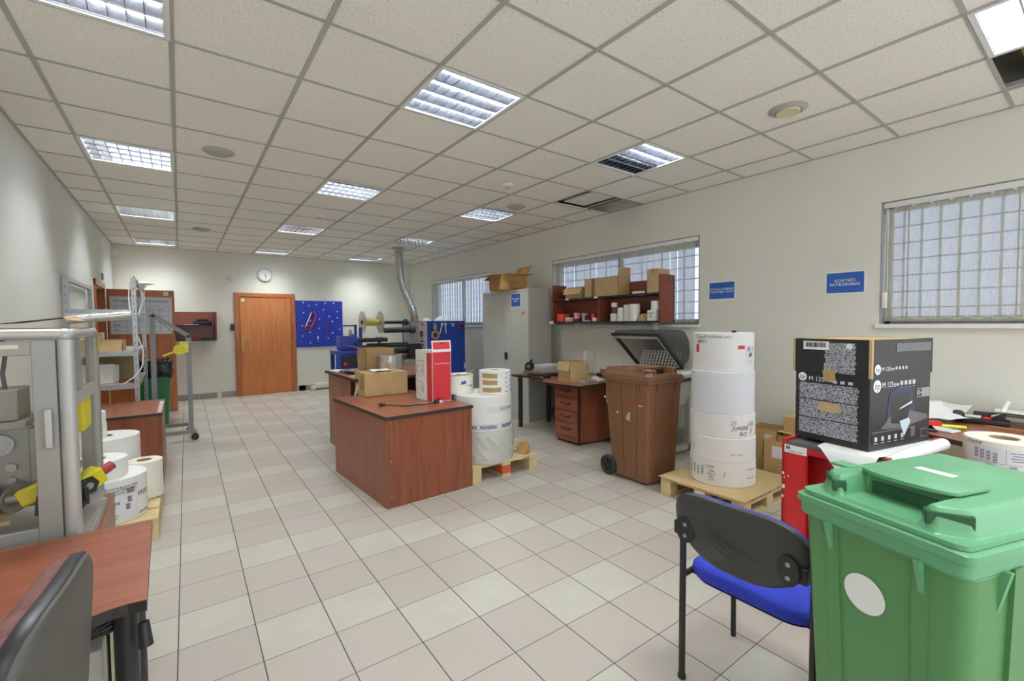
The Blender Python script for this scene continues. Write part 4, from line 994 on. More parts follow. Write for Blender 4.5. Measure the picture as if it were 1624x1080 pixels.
for k, (x, y, w, d, h, a, m, nm, lb) in enumerate(((3.80, 4.6, .16, .22, .025, 10, M_DARK, 'keyboard_tray', 'dark metal tray on the curved desk in front of the white device'), (3.98, 4.5, .2, .14, .03, -15, M_BLACK, 'tool_case', 'black tool bundle on the curved desk behind the small carton'),
        (3.69, 4.27, .05, .09, .045, 20, M_BLACK, 'marker_box', 'small black box on the curved desk left of the carton'), (4.04, 3.95, .07, .06, .05, 0, M_LYEL, 'glue_pot', 'yellow-green small pot on the curved desk right of the carton'),
        (4.15, 3.82, .12, .18, .025, 25, M_PAPER, 'papers', 'white papers on the right end of the curved desk'), (4.1, 4.05, .2, .05, .03, 35, M_BLACK, 'stapler', 'black stapler on the curved desk behind the yellow pot'),
        (4.0, 3.66, .16, .10, .03, -10, M_PAPER, 'white_packet', 'white packet on the curved desk near the brown bin'), (4.12, 3.68, .09, .07, .05, 10, M_TAPE, 'tape_packet', 'brownish packet at the right edge of the curved desk'))):
    mb = MB(T(x, y, ZC) @ RZ(a)); mb.box(-w / 2, w / 2, -d / 2, d / 2, 0, h, min(.008, h / 3)); tag(build(mb, nm, m), lb, nm.replace('_', ' '))
mb = MB(T(3.82, 3.70, ZC) @ RZ(8)); mb.loft([[(-.11, -.05, .001), (-.11, .05, .001), (.11, .06, .001), (.11, -.06, .001)], [(-.1, -.05, .02), (-.09, .05, .015), (.1, .05, .03), (.11, -.06, .02)]])
tag(build(mb, 'plastic_bag', M_WRAP, smooth=30), 'clear plastic bag in front of the carton on the curved desk', 'bag')
mb = MB(); mb.box(4.50, 4.545, 4.36, 4.44, ZC, 1.01, .003); mb.box(4.53, 4.572, 4.32, 4.36, ZC, 1.0, .003); tag(build(mb, 'cable_trunking', M_WHITE), 'white upright trunking on the wall behind the curved desk', 'trunking')
mb = MB(); mb.tube([(4.4, 4.7, .02), (4.2, 4.55, .03), (4.0, 4.3, .02), (4.05, 4.12, .06)], .006, 6); tag(build(mb, 'cable', M_BLACK), 'black cable on the floor under the curved desk', 'cable')

# mahogany wall shelf
t = thing('wall_shelf', 'wide two-tier mahogany shelf unit in front of the middle window', 'shelf', (4.44, 3.93, 1.398))
sx0, sx1, sy0, sy1, sz0, sz1 = 4.30, 4.56, 3.05, 4.86, 1.398, 1.94
mb = MB(); mb.box(sx1 - .015, sx1, sy0, sy1, sz0, sz1 - .03); build(mb, 'back_panel', M_MAHOGD, t, 0)
for a, b in ((sy0, sy0 + .022), (sy1 - .022, sy1)): mb = MB(); mb.box(sx0, sx1, a, b, sz0, sz1); build(mb, 'side_panel', M_MAHOGD, t, 0)
mb = MB(); mb.box(sx0 + .002, sx1 - .016, sy0 + .0225, sy1 - .0225, sz0, sz0 + .022); build(mb, 'shelf_board', M_EDGE, t, 0)
mb = MB(); mb.box(sx0 + .002, sx1 - .016, sy0 + .0225, sy1 - .0225, 1.715, 1.737); build(mb, 'shelf_board', M_EDGE, t, 0)
mb = MB(); mb.box(sx0 + .004, sx1 - .016, 3.96, 3.982, sz0 + .0225, 1.7145); build(mb, 'divider', M_MAHOGD, t, 0)
mb = MB()
for y in (4.55, 4.02): mb.box(sx0 - .001, sx0 + .002, y - .03, y + .03, 1.716, 1.738)
mb.box(sx0 - .02, sx0 + .001, 4.83, 4.9, 1.39, 1.43); build(mb, 'price_tags', M_PAPER, t, 0)
for y in (3.3, 4.6): mb = MB(); mb.box(4.5, 4.578, y - .02, y + .02, 1.30, 1.397); build(mb, 'wall_bracket', M_WHITE, t, 0)
ZS = 1.4205
def can(nm, lb, c, r, h, m, z=ZS, cat='tub', group=None, lidm=None, taper=1.0, hollow=False):
    t = thing(nm, lb, cat, (c[0], c[1], z), 0, group)
    mb = MB()
    if hollow: mb.lathe([(r * .55, 0), (r, 0), (r, h), (r * .55, h), (r * .55, 0)], (c[0], c[1], z), seg=24, caps=(False, False))
    else: mb.lathe([(r * taper, 0), (r, h)], (c[0], c[1], z), seg=24)
    build(mb, 'body', m, t, 30)
    if lidm: mb = MB(); mb.lathe([(r * 1.04, h - .012), (r * 1.04, h + .006), (r * .96, h + .008)], (c[0], c[1], z), seg=24); build(mb, 'lid', lidm, t)
    return t
t = thing('card_file', 'orange ribbed card file on the lower left of the shelf unit', 'file box', (4.4, 4.72, ZS))
mb = MB()
for k in range(5): mb.box(4.34, 4.46, 4.665 + .028 * k, 4.691 + .028 * k, ZS, ZS + .108, .002, 1)
build(mb, 'file_body', M_ORANGE, t, 0)
can('tub', 'low white and pink tub beside the orange card file', (4.36, 4.57), .055, .05, M_PINK, lidm=M_WHITE)
can('pink_cup', 'pink cup lying higher at the left on the shelf unit', (4.44, 4.49), .05, .12, M_PINK, taper=.75)
can('pink_cup', 'pink cup in the middle of the left compartment', (4.40, 4.31), .043, .112, M_PINK, taper=.75)
for k, (x, y, w, d, h, m, nm, lb) in enumerate(((4.38, 4.44, .06, .09, .04, M_REDD, 'ink_cartridge', 'dark red cartridge between the pink cups'), (4.37, 4.2, .08, .09, .055, M_DARK, 'small_box', 'dark blue-grey small box on the shelf right of the pink cups'), (4.37, 4.21, .09, .1, .018, M_WHITE, 'small_tray', 'small white tray below the blue-grey box'),
        (4.37, 4.12, .06, .06, .1, M_REDTAPE, 'red_box', 'small red box beside the shelf divider'), (4.33, 4.06, .05, .05, .05, M_WHITE, 'small_tub', 'small white tub in front of the shelf divider'))):
    z = ZS + (.0185 if nm == 'small_box' else 0)
    mb = MB(T(x, y, z)); mb.box(-w / 2, w / 2, -d / 2, d / 2, 0, h, .006); tag(build(mb, nm, m), lb, nm.replace('_', ' '))
can('jar', 'dark labelled jar standing on a cream roll in the right compartment', (4.37, 3.77), .037, .07, mat('jar_brown', (110, 66, 58), .4), z=ZS + .096, cat='jar')
can('small_roll', 'small white roll on top of the dark jar', (4.37, 3.77), .04, .055, M_ROLL, z=ZS + .175, cat='roll', hollow=True)
can('small_roll', 'cream paper roll under the dark jar', (4.37, 3.77), .052, .095, M_ROLLC, cat='roll', hollow=True)
SR = [((4.37, 3.665), .05, .09, 0), ((4.37, 3.665), .046, .075, .0905), ((4.38, 3.565), .05, .09, 0), ((4.38, 3.565), .055, .105, .0905), ((4.36, 3.455), .062, .10, 0), ((4.36, 3.455), .066, .10, .1005)]
SL = ['lower white label roll second from the left in the right compartment', 'upper white label roll second from the left in the right compartment', 'lower white label roll with writing in the middle of the right compartment', 'upper white label roll in the middle of the right compartment', 'wide lower white label roll right of the middle', 'widest white label roll on top, right of the middle']
for (c, r, h, dz), lb in zip(SR, SL): can('label_roll', lb, c, r, h, M_ROLL, z=ZS + dz, cat='roll', group='label rolls on the shelf unit', hollow=True)
mb = MB(T(4.37, 3.345, ZS)); mb.prism([(-.06, 0), (.07, 0), (.03, .085), (-.02, .06)], -.04, .05, frame((0, 0, 0), (0, -1, 0), (0, 0, 1)), .004); tag(build(mb, 'brown_paper_bag', M_CARDI), 'crumpled brown paper piece between the white rolls', 'paper')
can('small_cup', 'small white cup next to the brown paper piece', (4.40, 3.25), .04, .10, M_WHITE, cat='cup')
mb = MB(T(4.35, 3.175, ZS)); mb.box(-.05, .05, -.055, .055, 0, .12, .004); o = build(mb, 'label_box', M_PAPER); tag(o, 'white box with dark print at the right end of the lower shelf', 'box')
lettering(o, 'KBO\nRU', .035, frame((4.2995, 3.175, ZS + .065), (0, -1, 0), (0, 0, 1)), M_INK, 'print')
can('small_roll', 'white roll standing on the printed white box', (4.36, 3.16), .052, .105, M_ROLL, z=ZS + .1205, cat='roll', hollow=True)
ZU = 1.7375
carton('carton', 'low cardboard box with its flap hanging forward, left on the upper shelf', T(4.43, 4.455, ZU), .2, .33, .14, flaps=(('-x', 62), ('+y', 20), ('+x', 75)))
carton('carton', 'narrow upright cardboard box with handwriting, second on the upper shelf', T(4.43, 4.18, ZU), .2, .13, .24, flaps=(('-x', 88), ('+x', 84)))
carton('carton', 'big long cardboard box with a raised flap, middle of the upper shelf', T(4.43, 3.865, ZU), .22, .40, .235, flaps=(('-y', -88), ('+x', 80)))
carton('carton', 'closed cardboard box at the right end of the upper shelf', T(4.43, 3.172, ZU), .22, .155, .27)
lettering(bpy.data.objects['carton'], 'a', .001, frame((1.63, 4.3, .8), (1, 0, 0), (0, 0, 1)), M_CARD) if False else None
mb = MB(); mb.cyl((4.335, 3.46, ZU + .016), (4.345, 3.3, ZU + .016), .015, seg=12); tag(build(mb, 'paper_tube', M_PAPER), 'small white tube lying at the edge of the upper shelf', 'tube')

# ------------------------------------------------------------------ wheeled waste bins
def wheelie(name, label, M, w, d, zr, mbody, mlid, mrim, sticker=None, hand=1):
    loc = M.translation
    t = bpy.data.objects.new(name, None); COL.objects.link(t); t.matrix_world = M; t.rotation_euler = M.to_euler(); t.location = loc
    PW[t.name] = M.copy(); tag(t, label, 'waste bin')
    # body: tapering, with a front foot and vertical ribs
    mb = MB(M); rings = []
    for f in (0, .02, .3, .7, 1.0):
        ww = w * (.80 + .15 * f); dd = d * (.74 + .20 * f); z = .012 + (zr - .05) * f
        rings.append(rrect(ww if f else ww - .03, dd if f else dd - .03, .032, z, 4, 0, -.012 + .012 * f))
    mb.loft(rings)
    for s in (-1, 1):                                       # ribs on the front and sides
        for f0, f1, xx in ((.0, 1.0, .27),):
            q = lambda f, o: (s * w * xx * (.82 + .12 * f), -.012 + .012 * f - d * (.74 + .20 * f) / 2 - o, .05 + (zr - .1) * f)
            a, b = q(f0, -.002), q(f1, -.002); mb.bar(a, b, .012, .03, (1, 0, 0))
        for yy in (-.2, .12):
            q = lambda f: (s * (w * (.80 + .15 * f) / 2 - .006), yy * d * (.8 + .2 * f) , .05 + (zr - .1) * f)
            mb.bar(q(0), q(1.0), .03, .03, (s, 0, 0))
    build(mb, 'body', mbody, t, 35)
    mb = MB(M)                                              # collar
    mb.loft([rrect(w * .95, d * .94, .03, zr - .062), rrect(w - .02, d - .02, .02, zr - .056), rrect(w - .012, d - .012, .02, zr - .052), rrect(w - .012, d - .012, .02, zr - .026), rrect(w, d, .02, zr - .022), rrect(w, d, .02, zr - .004), rrect(w - .012, d - .012, .018, zr), rrect(w - .06, d - .06, .02, zr)], False, False)
    for s in (-1, 1):                                       # gussets below the collar
        for xx in (-.26, .26):
            mb.prism([(0, 0), (.026, 0), (0, -.09)], -.006, .006, frame((xx * w, s * (d * .94 / 2 - .004), zr - .05), (0, s, 0), (0, 0, 1)))
        for yy in (-.28, .1, .36):
            mb.prism([(0, 0), (.022, 0), (0, -.10)], -.006, .006, frame((s * (w * .945 / 2 - .004), yy * d, zr - .05), (s, 0, 0), (0, 0, 1)))
    build(mb, 'collar', mrim, t, 35)
    # lid: a moulded shell (height field) with a raised dome, a front grip bay and a flange
    A, F, B, HZ = w / 2 - .012, -d / 2 + .006, d / 2 + .012, .066
    def sm(v, lo, hi):
        v = min(1, max(0, (v - lo) / (hi - lo))); return v * v * (3 - 2 * v)
    gb = w * .21
    def hgt(x, y):
        ax = A - abs(x); ay = y - F; e = min(ax, ay, B - y, (ax + ay - .055) / 1.414)
        h = .012 + (HZ - .012) * sm(e, .014, .036) + .012 * sm(e, .03, .22)
        m = max(sm(abs(x), gb, gb + .016), sm(y, F + .118, F + .128))
        return .020 * (1 - m) + h * m if h > .020 else h
    nx, ny = 66, 72
    xs = [-A + 2 * A * i / nx for i in range(nx + 1)]; yv = [F + (B - F) * (j / ny) ** 1.25 for j in range(ny + 1)]
    mb = MB(M)
    def rnd_c(x, y, q=.026):
        dx = max(abs(x) - (A - q), 0); dy = max((F + q) - y, 0); h = math.hypot(dx, dy)
        if dx > 0 and dy > 0 and h > q: return (math.copysign(A - q + dx * q / h, x), F + q - dy * q / h)
        return (x, y)
    V = [[mb._v((*rnd_c(x, y), zr + hgt(x, y))) for y in yv] for x in xs]
    for i in range(nx):
        for j in range(ny): mb._f([V[i][j], V[i + 1][j], V[i + 1][j + 1], V[i][j + 1]])
    rim = [V[i][0] for i in range(nx + 1)] + [V[nx][j] for j in range(1, ny + 1)] + [V[i][ny] for i in range(nx - 1, -1, -1)] + [V[0][j] for j in range(ny - 1, 0, -1)]
    Mi = M.inverted(); low = []
    for v in rim:
        q = Mi @ v.co; low.append(mb._v((q.x, q.y, zr + .0012)))
    for k in range(len(rim)): mb._f([rim[k], rim[(k + 1) % len(rim)], low[(k + 1) % len(rim)], low[k]])
    lid = build(mb, 'lid', mlid, t, 45)
    mb = MB(M); n = 14                                      # tongue reaching over the grip bay
    vis = [(gb * 1.28, F + .24), (-gb * 1.28, F + .24)] + [(-gb * 1.28 * math.cos(PI * k / n), F + .13 - .038 * math.sin(PI * k / n)) for k in range(n + 1)]
    mb.prism(vis, zr + HZ + .006, zr + HZ + .0145, bev=.003); build(mb, 'grip_tongue', mlid, lid, 35)
    mb = MB(M); mb.box(-A - .002, -A + .05, F + .115, F + .16, zr + HZ - .004, zr + HZ + .004, .003); build(mb, 'lid_ear', mlid, lid, 35)
    dark = mat('recess_shade_' + name, (36, 84, 52) if 'green' in name else (62, 42, 32), .6)  # darker bin colour painted as the shade in grip bay and pockets
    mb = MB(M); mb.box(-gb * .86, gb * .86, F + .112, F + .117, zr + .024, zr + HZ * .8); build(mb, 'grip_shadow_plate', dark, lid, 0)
    for s in (-1, 1):                                       # dark boxes for the shaded pocket mouths in both front corners
        mb = MB(M); mb.box(-.04, .04, -.010, .02, .026, .056, .003, M=T(s * (A - .056), F + .05, zr) @ RZ(s * 42)); build(mb, 'pocket_shade', dark, lid, 20)
    mb = MB(M)                                              # hinge with the rear handles
    y0 = d / 2
    mb.cyl((-w * .42, y0 + .038, zr + .012), (w * .42, y0 + .038, zr + .012), .012, seg=12)
    for x in (-.42, -.16, .16, .42): mb.box(x * w - .013, x * w + .013, y0 - .03, y0 + .05, zr - .012, zr + .04, .006)
    build(mb, 'rear_handle', mrim, t, 35)
    for s in (-1, 1):
        mb = MB(M); xx = s * (w * .43); yy = d * .40
        rr = .092
        mb.lathe([(.03, -.02), (rr - .012, -.024), (rr, -.012), (rr, .012), (rr - .012, .024), (rr - .03, .012)], (xx, yy, rr), (s, 0, 0), 28, (True, False)); wh = build(mb, 'wheel', M_RUB, t, 35)
        mb = MB(M); mb.lathe([(rr - .029, .010), (rr - .033, .004), (.02, .004), (.02, .018), (.002, .02)], (xx, yy, rr), (s, 0, 0), 28, (False, False))
        for k in range(6):
            an = k * PI / 3; mb.bar((xx + s * .010, yy + .018 * math.cos(an), rr + .018 * math.sin(an)), (xx + s * .010, yy + .06 * math.cos(an), rr + .06 * math.sin(an)), .014, .010, (s, 0, 0))
        build(mb, 'hub', M_BLACK, wh, 30)
    mb = MB(M); mb.cyl((-w * .42, d * .40, .092), (w * .42, d * .40, .092), .012, seg=10); build(mb, 'axle', M_STEEL, t)
    return t
# brown bin
MBR = T(3.362, 2.573) @ RZ(-2.5)
t = wheelie('brown_bin', 'brown wheeled waste bin with stickers, in front of the hooded sealing machine', MBR, .475, .55, .932, M_BBIN, M_BBIN, M_BBIN)
mb = MB(MBR)
sx = -.475 * .91 / 2
SP = lambda y, z: frame((-(.475 * (.80 + .15 * (z / .88)) / 2) - .0015, y, z), (0, -1, 0), (0.14, 0, 1))
for y, z, r in ((-.10, .77, .012), (.07, .69, .012), (.10, .6, .010), (-.15, .69, .007), (-.17, .69, .007), (.25, .72, .01)): mb.lathe([(.001, .001), (r, .001)], (0, 0, 0), (0, 0, 1), 10) if False else mb.prism([(r * math.cos(k * PI / 5), r * math.sin(k * PI / 5)) for k in range(10)], 0, .0012, SP(y, z))
build(mb, 'white_dots', M_PAPER, t, 0)
mb = MB(MBR); mb.prism([(-.03, -.045), (.02, -.06), (.012, .05)], 0, .0012, SP(-.03, .6)); build(mb, 'torn_sticker', M_GREYD, t, 0)
mb = MB(MBR); mb.prism([(-.05, -.012), (.05, -.004), (.05, .018), (-.05, .008)], 0, .001, SP(-.06, .715)); mb.prism([(-.03, -.012), (.04, -.01), (.04, .012), (-.03, .008)], 0, .001, SP(-.1, .745)); mb.prism([(-.02, -.012), (.03, -.004), (.03, .018), (-.02, .008)], 0, .001, SP(.1, .745)); build(mb, 'orange_smears', mat('orange_smear', (160, 70, 36), .6), t, 0)
mb = MB(MBR); mb.box(-.12, .06, .06, .2, 1.0105, 1.016); tag(build(mb, 'clear_tray', M_WRAP), 'clear plastic sheet lying on the lid of the brown bin', 'sheet')
# green bin
MGR = T(1.556, .262) @ RZ(-108.2)
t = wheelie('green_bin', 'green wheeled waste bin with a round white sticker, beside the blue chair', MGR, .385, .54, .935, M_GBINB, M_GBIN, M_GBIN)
mb = MB(MGR)
def on_front(x, z, e=.002):
    f = (z - .012) / .885; return (x, -.012 + .012 * f - .54 * (.74 + .20 * f) / 2 - e, z)
o = Vector(on_front(-.02, .735)); u = Vector((0, on_front(0, .9)[1] - on_front(0, .5)[1], .4)).normalized()
mb.prism([(.047 * math.cos(k * PI / 20), .047 * math.sin(k * PI / 20)) for k in range(40)], 0, .001, frame(o, (1, 0, 0), u)); build(mb, 'round_sticker', M_PAPER, t, 0)
mb = MB(MGR); mb.box(-.045, .035, -.016, .012, 0, .0012, M=T(.0, -.02, .935 + .066 + .0148)); build(mb, 'lid_label', M_PAPER, t, 0)

# ------------------------------------------------------------------ hooded shrink sealer by the wall
t = thing('sealing_machine', 'shrink sealing machine with its smoked hood tilted open, behind the brown bin', 'machine', (4.2, 3.1, 0))
mb = MB(); mb.box(3.78, 4.52, 2.62, 3.5, .775, .86, .012); build(mb, 'work_surface', M_GREYD, t)
mb = MB(); mb.box(3.77, 4.5, 2.60, 2.66, .80, .835, .004); mb.box(3.755, 3.78, 2.62, 3.5, .80, .84, .004); build(mb, 'dark_rim', M_DARK, t, 20)
mb = MB(); mb.prism([(2.68, .774), (3.45, .774), (3.45, .5), (3.2, .38), (2.78, .52)], 3.86, 4.48, Matrix(((0, 0, 1, 0), (1, 0, 0, 0), (0, 1, 0, 0), (0, 0, 0, 1)))); build(mb, 'base_housing', M_GREYD, t, 0)
for y in (2.76, 3.42):
    mb = MB(); mb.box(4.36, 4.42, y - .03, y + .03, .05, .6); mb.box(3.95, 4.5, y - .03, y + .03, .045, .1); build(mb, 'stand_leg', M_GREYD, t, 0)
    for x in (4.0, 4.45): mb = MB(); mb.cyl((x, y - .012, .022), (x, y + .012, .022), .022, seg=14); build(mb, 'caster', M_RUB, t)
h0, h1 = Vector((4.42, 0, .90)), Vector((3.98, 0, 1.272)); fy0, fy1 = 2.85, 3.44
mb = MB()
dn = (h1 - h0).normalized(); nn = Vector((dn.z, 0, -dn.x))   # frame normal, wall side is -nn
for y in (fy0, fy1): mb.bar((h0.x, y, h0.z), (h1.x, y, h1.z), .03, .03, (0, 1, 0))
mb.bar((h1.x, fy0 - .015, h1.z), (h1.x, fy1 + .03, h1.z), .03, .03, (0, 0, 1)); mb.bar((h0.x, fy0, h0.z), (h0.x, fy1, h0.z), .03, .03, (0, 0, 1))
build(mb, 'hood_frame', M_DARK, t, 20)
mb = MB(); k1 = h1 - dn * .035 + Vector((-.012, 0, -.012)); mb.bar((k1.x, fy0 + .02, k1.z), (k1.x, fy1 + .02, k1.z), .016, .02, (0, 0, 1))
mb.bar((k1.x, fy0 + .022, k1.z), (h0.x - .01, fy0 + .022, h0.z), .014, .014, (0, 1, 0)); build(mb, 'sealing_bar', M_ALU, t, 20)
prof = [(h1.x, h1.z + .012), (h1.x + .03, h1.z + .045), (4.34, 1.32), (4.45, 1.30), (4.535, 1.20), (4.555, 1.06), (4.53, .98), (h0.x, h0.z)]
mb = MB(); mb.loft([[(x, y, z) for x, z in prof] for y in (fy0, fy1)], True, True, True)
bmesh.ops.delete(mb.bm, geom=[f for f in mb.bm.faces if abs(f.normal.y) < .1 and f.calc_center_median().x < 4.25 and f.calc_center_median().z < 1.2 and len(f.verts) == 4], context='FACES')
build(mb, 'hood', M_TINT, t, 30)
mb = MB(); mb.prism([(4.33, 1.305), (4.45, 1.288), (4.52, 1.2), (4.54, 1.06), (4.50, .97), (4.46, 1.0), (4.42, 1.24)], fy0 + .004, fy0 + .008, Matrix(((1, 0, 0, 0), (0, 0, 1, 0), (0, 1, 0, 0), (0, 0, 0, 1)))); 
mb = MB()
for k in range(13): mb.bar((4.40, 2.9 + .042 * k, .905), (4.47, 2.9 + .042 * k, 1.07), .005, .005, (0, 1, 0))
for k in range(6): mb.bar((4.40 + .014 * k, 2.9, .905 + .033 * k), (4.40 + .014 * k, 3.4, .905 + .033 * k), .005, .005, (0, 0, 1))
build(mb, 'wire_grid', M_WHITE, t, 0)
mb = MB(); mb.box(4.05, 4.4, 2.65, 2.82, .861, .885, .004); build(mb, 'side_tray', M_WHITE, t)
mb = MB(); mb.box(XR - .055, XR - .012, 2.3, 3.7, .0, .2, .004); tag(build(mb, 'cable_duct', M_GREYD), 'grey floor duct along the wall behind the sealing machine', 'duct')

# ------------------------------------------------------------------ white roll stack on the hardboard-topped pallet
pallet('timber pallet topped with brown hardboard, under the white roll stack', 3.15, 3.93, 1.545, 2.225, 'y', sheet=True)
SC_ = (3.49, 1.895); GS = 'white paper rolls stacked on the hardboard-topped pallet'
Z = [.1435, .335, .52, .698, 1.022, 1.318]
RR = [.241, .238, .236, .231, .222]; MS = [M_ROLL, M_ROLL, M_ROLL, M_ROLLB, M_ROLL]
LS = ['bottom white roll of the tall stack, with black and red print', 'second white roll from the bottom of the tall stack, almost plain', 'third white roll from the bottom of the tall stack, with black scribbles', 'tall plain bluish-white roll, second from the top of the stack', 'top roll of the tall stack, with two red stickers']
st = []
for k in range(5):
    c = (SC_[0] + (.004, .0, .003, -.002, .006)[k], SC_[1] + (0, -.003, .002, .001, .003)[k])
    st.append((paper_roll('stacked_roll', LS[k], c, RR[k], Z[k] + .0003, Z[k + 1] - .0003, m=MS[k], group=GS), c, RR[k]))
PH = -151.5                                     # the side of the stack that looks to the camera (degrees)
t, c, r = st[4]
for a, w, h, z in ((PH - 54, .034, .062, 1.165), (PH + 35, .056, .027, 1.195)): mb = MB(); mb.cylpatch(c, r, a, w, z, h, 4); build(mb, 'red_sticker', M_REDTAPE, t, 0)
lettering(t, 'Tsuoff\n  40011', .038, None, M_INKG, 'handwriting', (c, r, PH - 46, 1.268), shear=.35); lettering(t, 'I 20220202  anor', .026, None, M_INKG, 'handwriting', (c, r, PH - 8, 1.287), shear=.25)
mb = MB(); mb.cylpatch(c, r, PH + 58, .11, 1.07, .15); build(mb, 'label', M_LABEL, t, 0)
lettering(t, 'E. 2\n8E\n-:', .045, None, M_INK, 'label_print', (c, r + .002, PH + 58, 1.15), shear=.2)
mb = MB(); mb.box(-.018, .018, -.01, .01, 0, .016, .003, M=T(c[0] - .06, c[1] - .12, Z[5] + .0005)); tag(build(mb, 'eraser', M_BLACK), 'small black block on top of the tall white roll stack', 'block')
t, c, r = st[2]
lettering(t, "I'J\n 77", .048, None, M_INKG, 'handwriting', (c, r, PH + 18, .61), shear=.5); lettering(t, 'NSB\nRO', .045, None, M_INKG, 'handwriting', (c, r, PH + 38, .575), shear=.1); lettering(t, 'I-IV\n||', .05, None, M_INKG, 'handwriting', (c, r, PH + 56, .60), shear=.1)
t, c, r = st[1]
lettering(t, '<<\n\n<<', .024, None, M_REDD, 'red_arrows', (c, r, PH + 66, .42), space=1.3); lettering(t, '/  /', .05, None, M_INKG, 'handwriting', (c, r, PH - 62, .42)); lettering(t, 'mat    sapo', .02, None, M_INKG, 'handwriting', (c, r, PH + 25, .40))
t, c, r = st[0]
lettering(t, ': <<<<\n\n<<<<<', .03, None, M_REDD, 'red_arrows', (c, r, PH + 55, .245), space=1.1)
lettering(t, '/', .06, None, M_INKG, 'handwriting', (c, r, PH + 4, .24)); lettering(t, '1 2500', .03, None, M_REDD, 'red_stamp', (c, r, PH - 24, .29), shear=.6)
lettering(t, '1880\nNACO\n3861\n1200', .022, None, M_INKG, 'print_block', (c, r, PH - 18, .225)); lettering(t, 'S. 1050\nE3\nRG', .026, None, M_INKG, 'print_block', (c, r, PH - 80, .26))
mb = MB()
for k, a in enumerate((-66, -54, -44, -35)): 
    for q in range(6): mb.cylpatch(c, r, PH + a, .018, .205 + .012 * q + .01 * (k % 2), .007 if q % 2 else .004, 2)
build(mb, 'barcodes', M_INK, t, 0)
# cartons against the wall
GC = 'cartons by the wall behind the red cabinet'
M = T(4.38, 1.93, .0) ; t = carton('carton', 'tall open carton with a shipping label, against the wall right of the roll stack', M, .27, .26, .425, GC, flaps=(('-y', 4), ('+x', 80)), m=M_CARDI)
mb = MB(); mb.box(4.2438, 4.2445, 1.815, 1.91, .29, .385); build(mb, 'shipping_label', M_LABEL, t, 0)
M = T(4.14, 1.66, .0) ; t = carton('carton', 'open carton nearest the red cabinet, with a shipping label', M, .26, .30, .395, GC, flaps=(('+x', 60), ('+y', 85)), m=M_CARDI)
mb = MB(); mb.box(4.0088, 4.0095, 1.6, 1.74, .25, .35); build(mb, 'shipping_label', M_LABEL, t, 0)
M = T(4.42, 1.60, .0); t = carton('carton', 'closed taller carton behind the two open ones by the wall', M, .25, .34, .56, GC, m=M_CARDI)
t = thing('film_scrap', 'crumpled clear film hanging at the corner of the carton beside the red cabinet', 'film', (3.98, 1.52, 0))
mb = MB(T(3.965, 1.50, 0)); mb.tube([(.0, 0, .0), (-.01, -.01, .06), (-.005, .01, .14), (0, 0, .22), (.005, -.01, .3)], [.03, .028, .02, .015, .006], 8); build(mb, 'film', M_WRAP, t, 0)

# ------------------------------------------------------------------ red steel cabinet with the printer carton on it
MRC = T(2.475, .81, 0) @ RZ(-4.5)         # local: x = depth away from the front, y = width, front at x = 0
t = thing('red_cabinet', 'open red steel cabinet between the roll stack and the green bin', 'cabinet', (2.475, .81, 0), -4.5)
W2, DP, HT = .222, .66, .80
mb = MB(MRC); mb.box(0, DP, W2 - .02, W2, 0, HT); mb.box(0, .02, W2 - .115, W2, 0, HT - .03); build(mb, 'side_panel', M_RED, t, 0)
mb = MB(MRC); mb.box(0, DP, -W2, -W2 + .02, 0, HT); build(mb, 'side_panel', M_REDD, t, 0)  # this side panel takes the darker red
mb = MB(MRC); mb.box(.10, .12, -W2 + .021, W2 - .021, .05, HT - .031); build(mb, 'inner_panel', M_RED, t, 0)
mb = MB(MRC); mb.box(DP - .02, DP, -W2 + .021, W2 - .021, 0, HT - .031); build(mb, 'back_panel', M_RED, t, 0)
mb = MB(MRC); mb.box(0, .018, -W2 + .021, W2 - .116, HT - .06, HT - .031); build(mb, 'front_lip', M_RED, t, 0)
mb = MB(MRC); mb.box(.004, DP - .0, -W2 + .02, W2 - .02, HT - .03, HT - .012); build(mb, 'top_plate', mat('dusty_grey_top', (96, 94, 92), .7), t, 0)
mb = MB(MRC); mb.box(.0, .1, -W2 + .021, W2 - .021, .03, .05); build(mb, 'bottom_shelf', M_RED, t, 0)
mb = MB(MRC); mb.box(.28, .5, -W2 - .03, -W2 - .001, HT - .16, HT - .14); build(mb, 'side_ledge', M_REDD, t, 0)
mb = MB(MRC); mb.box(-.0012, 0, W2 - .118, W2 - .012, HT - .068, HT - .028); pl = build(mb, 'paper_label', M_PAPER, t, 0)
mb = MB(MRC); mb.box(-.002, -.0012, W2 - .04, W2 - .02, HT - .05, HT - .034); mb.box(-.002, -.0012, W2 - .1, W2 - .03, HT - .06, HT - .057); build(mb, 'label_print', M_INKG, pl, 0)
mb = MB(MRC)
for y, z, r in ((W2 - .005, .62, .007), (W2 - .012, .6, .004), (W2 - .006, .55, .01), (W2 - .03, .61, .004), (W2 - .004, .5, .006)): mb.box(-.001, 0, y - r, y + r * .4, z - r, z + r)
build(mb, 'chipped_paint', M_PAPER, t, 0)
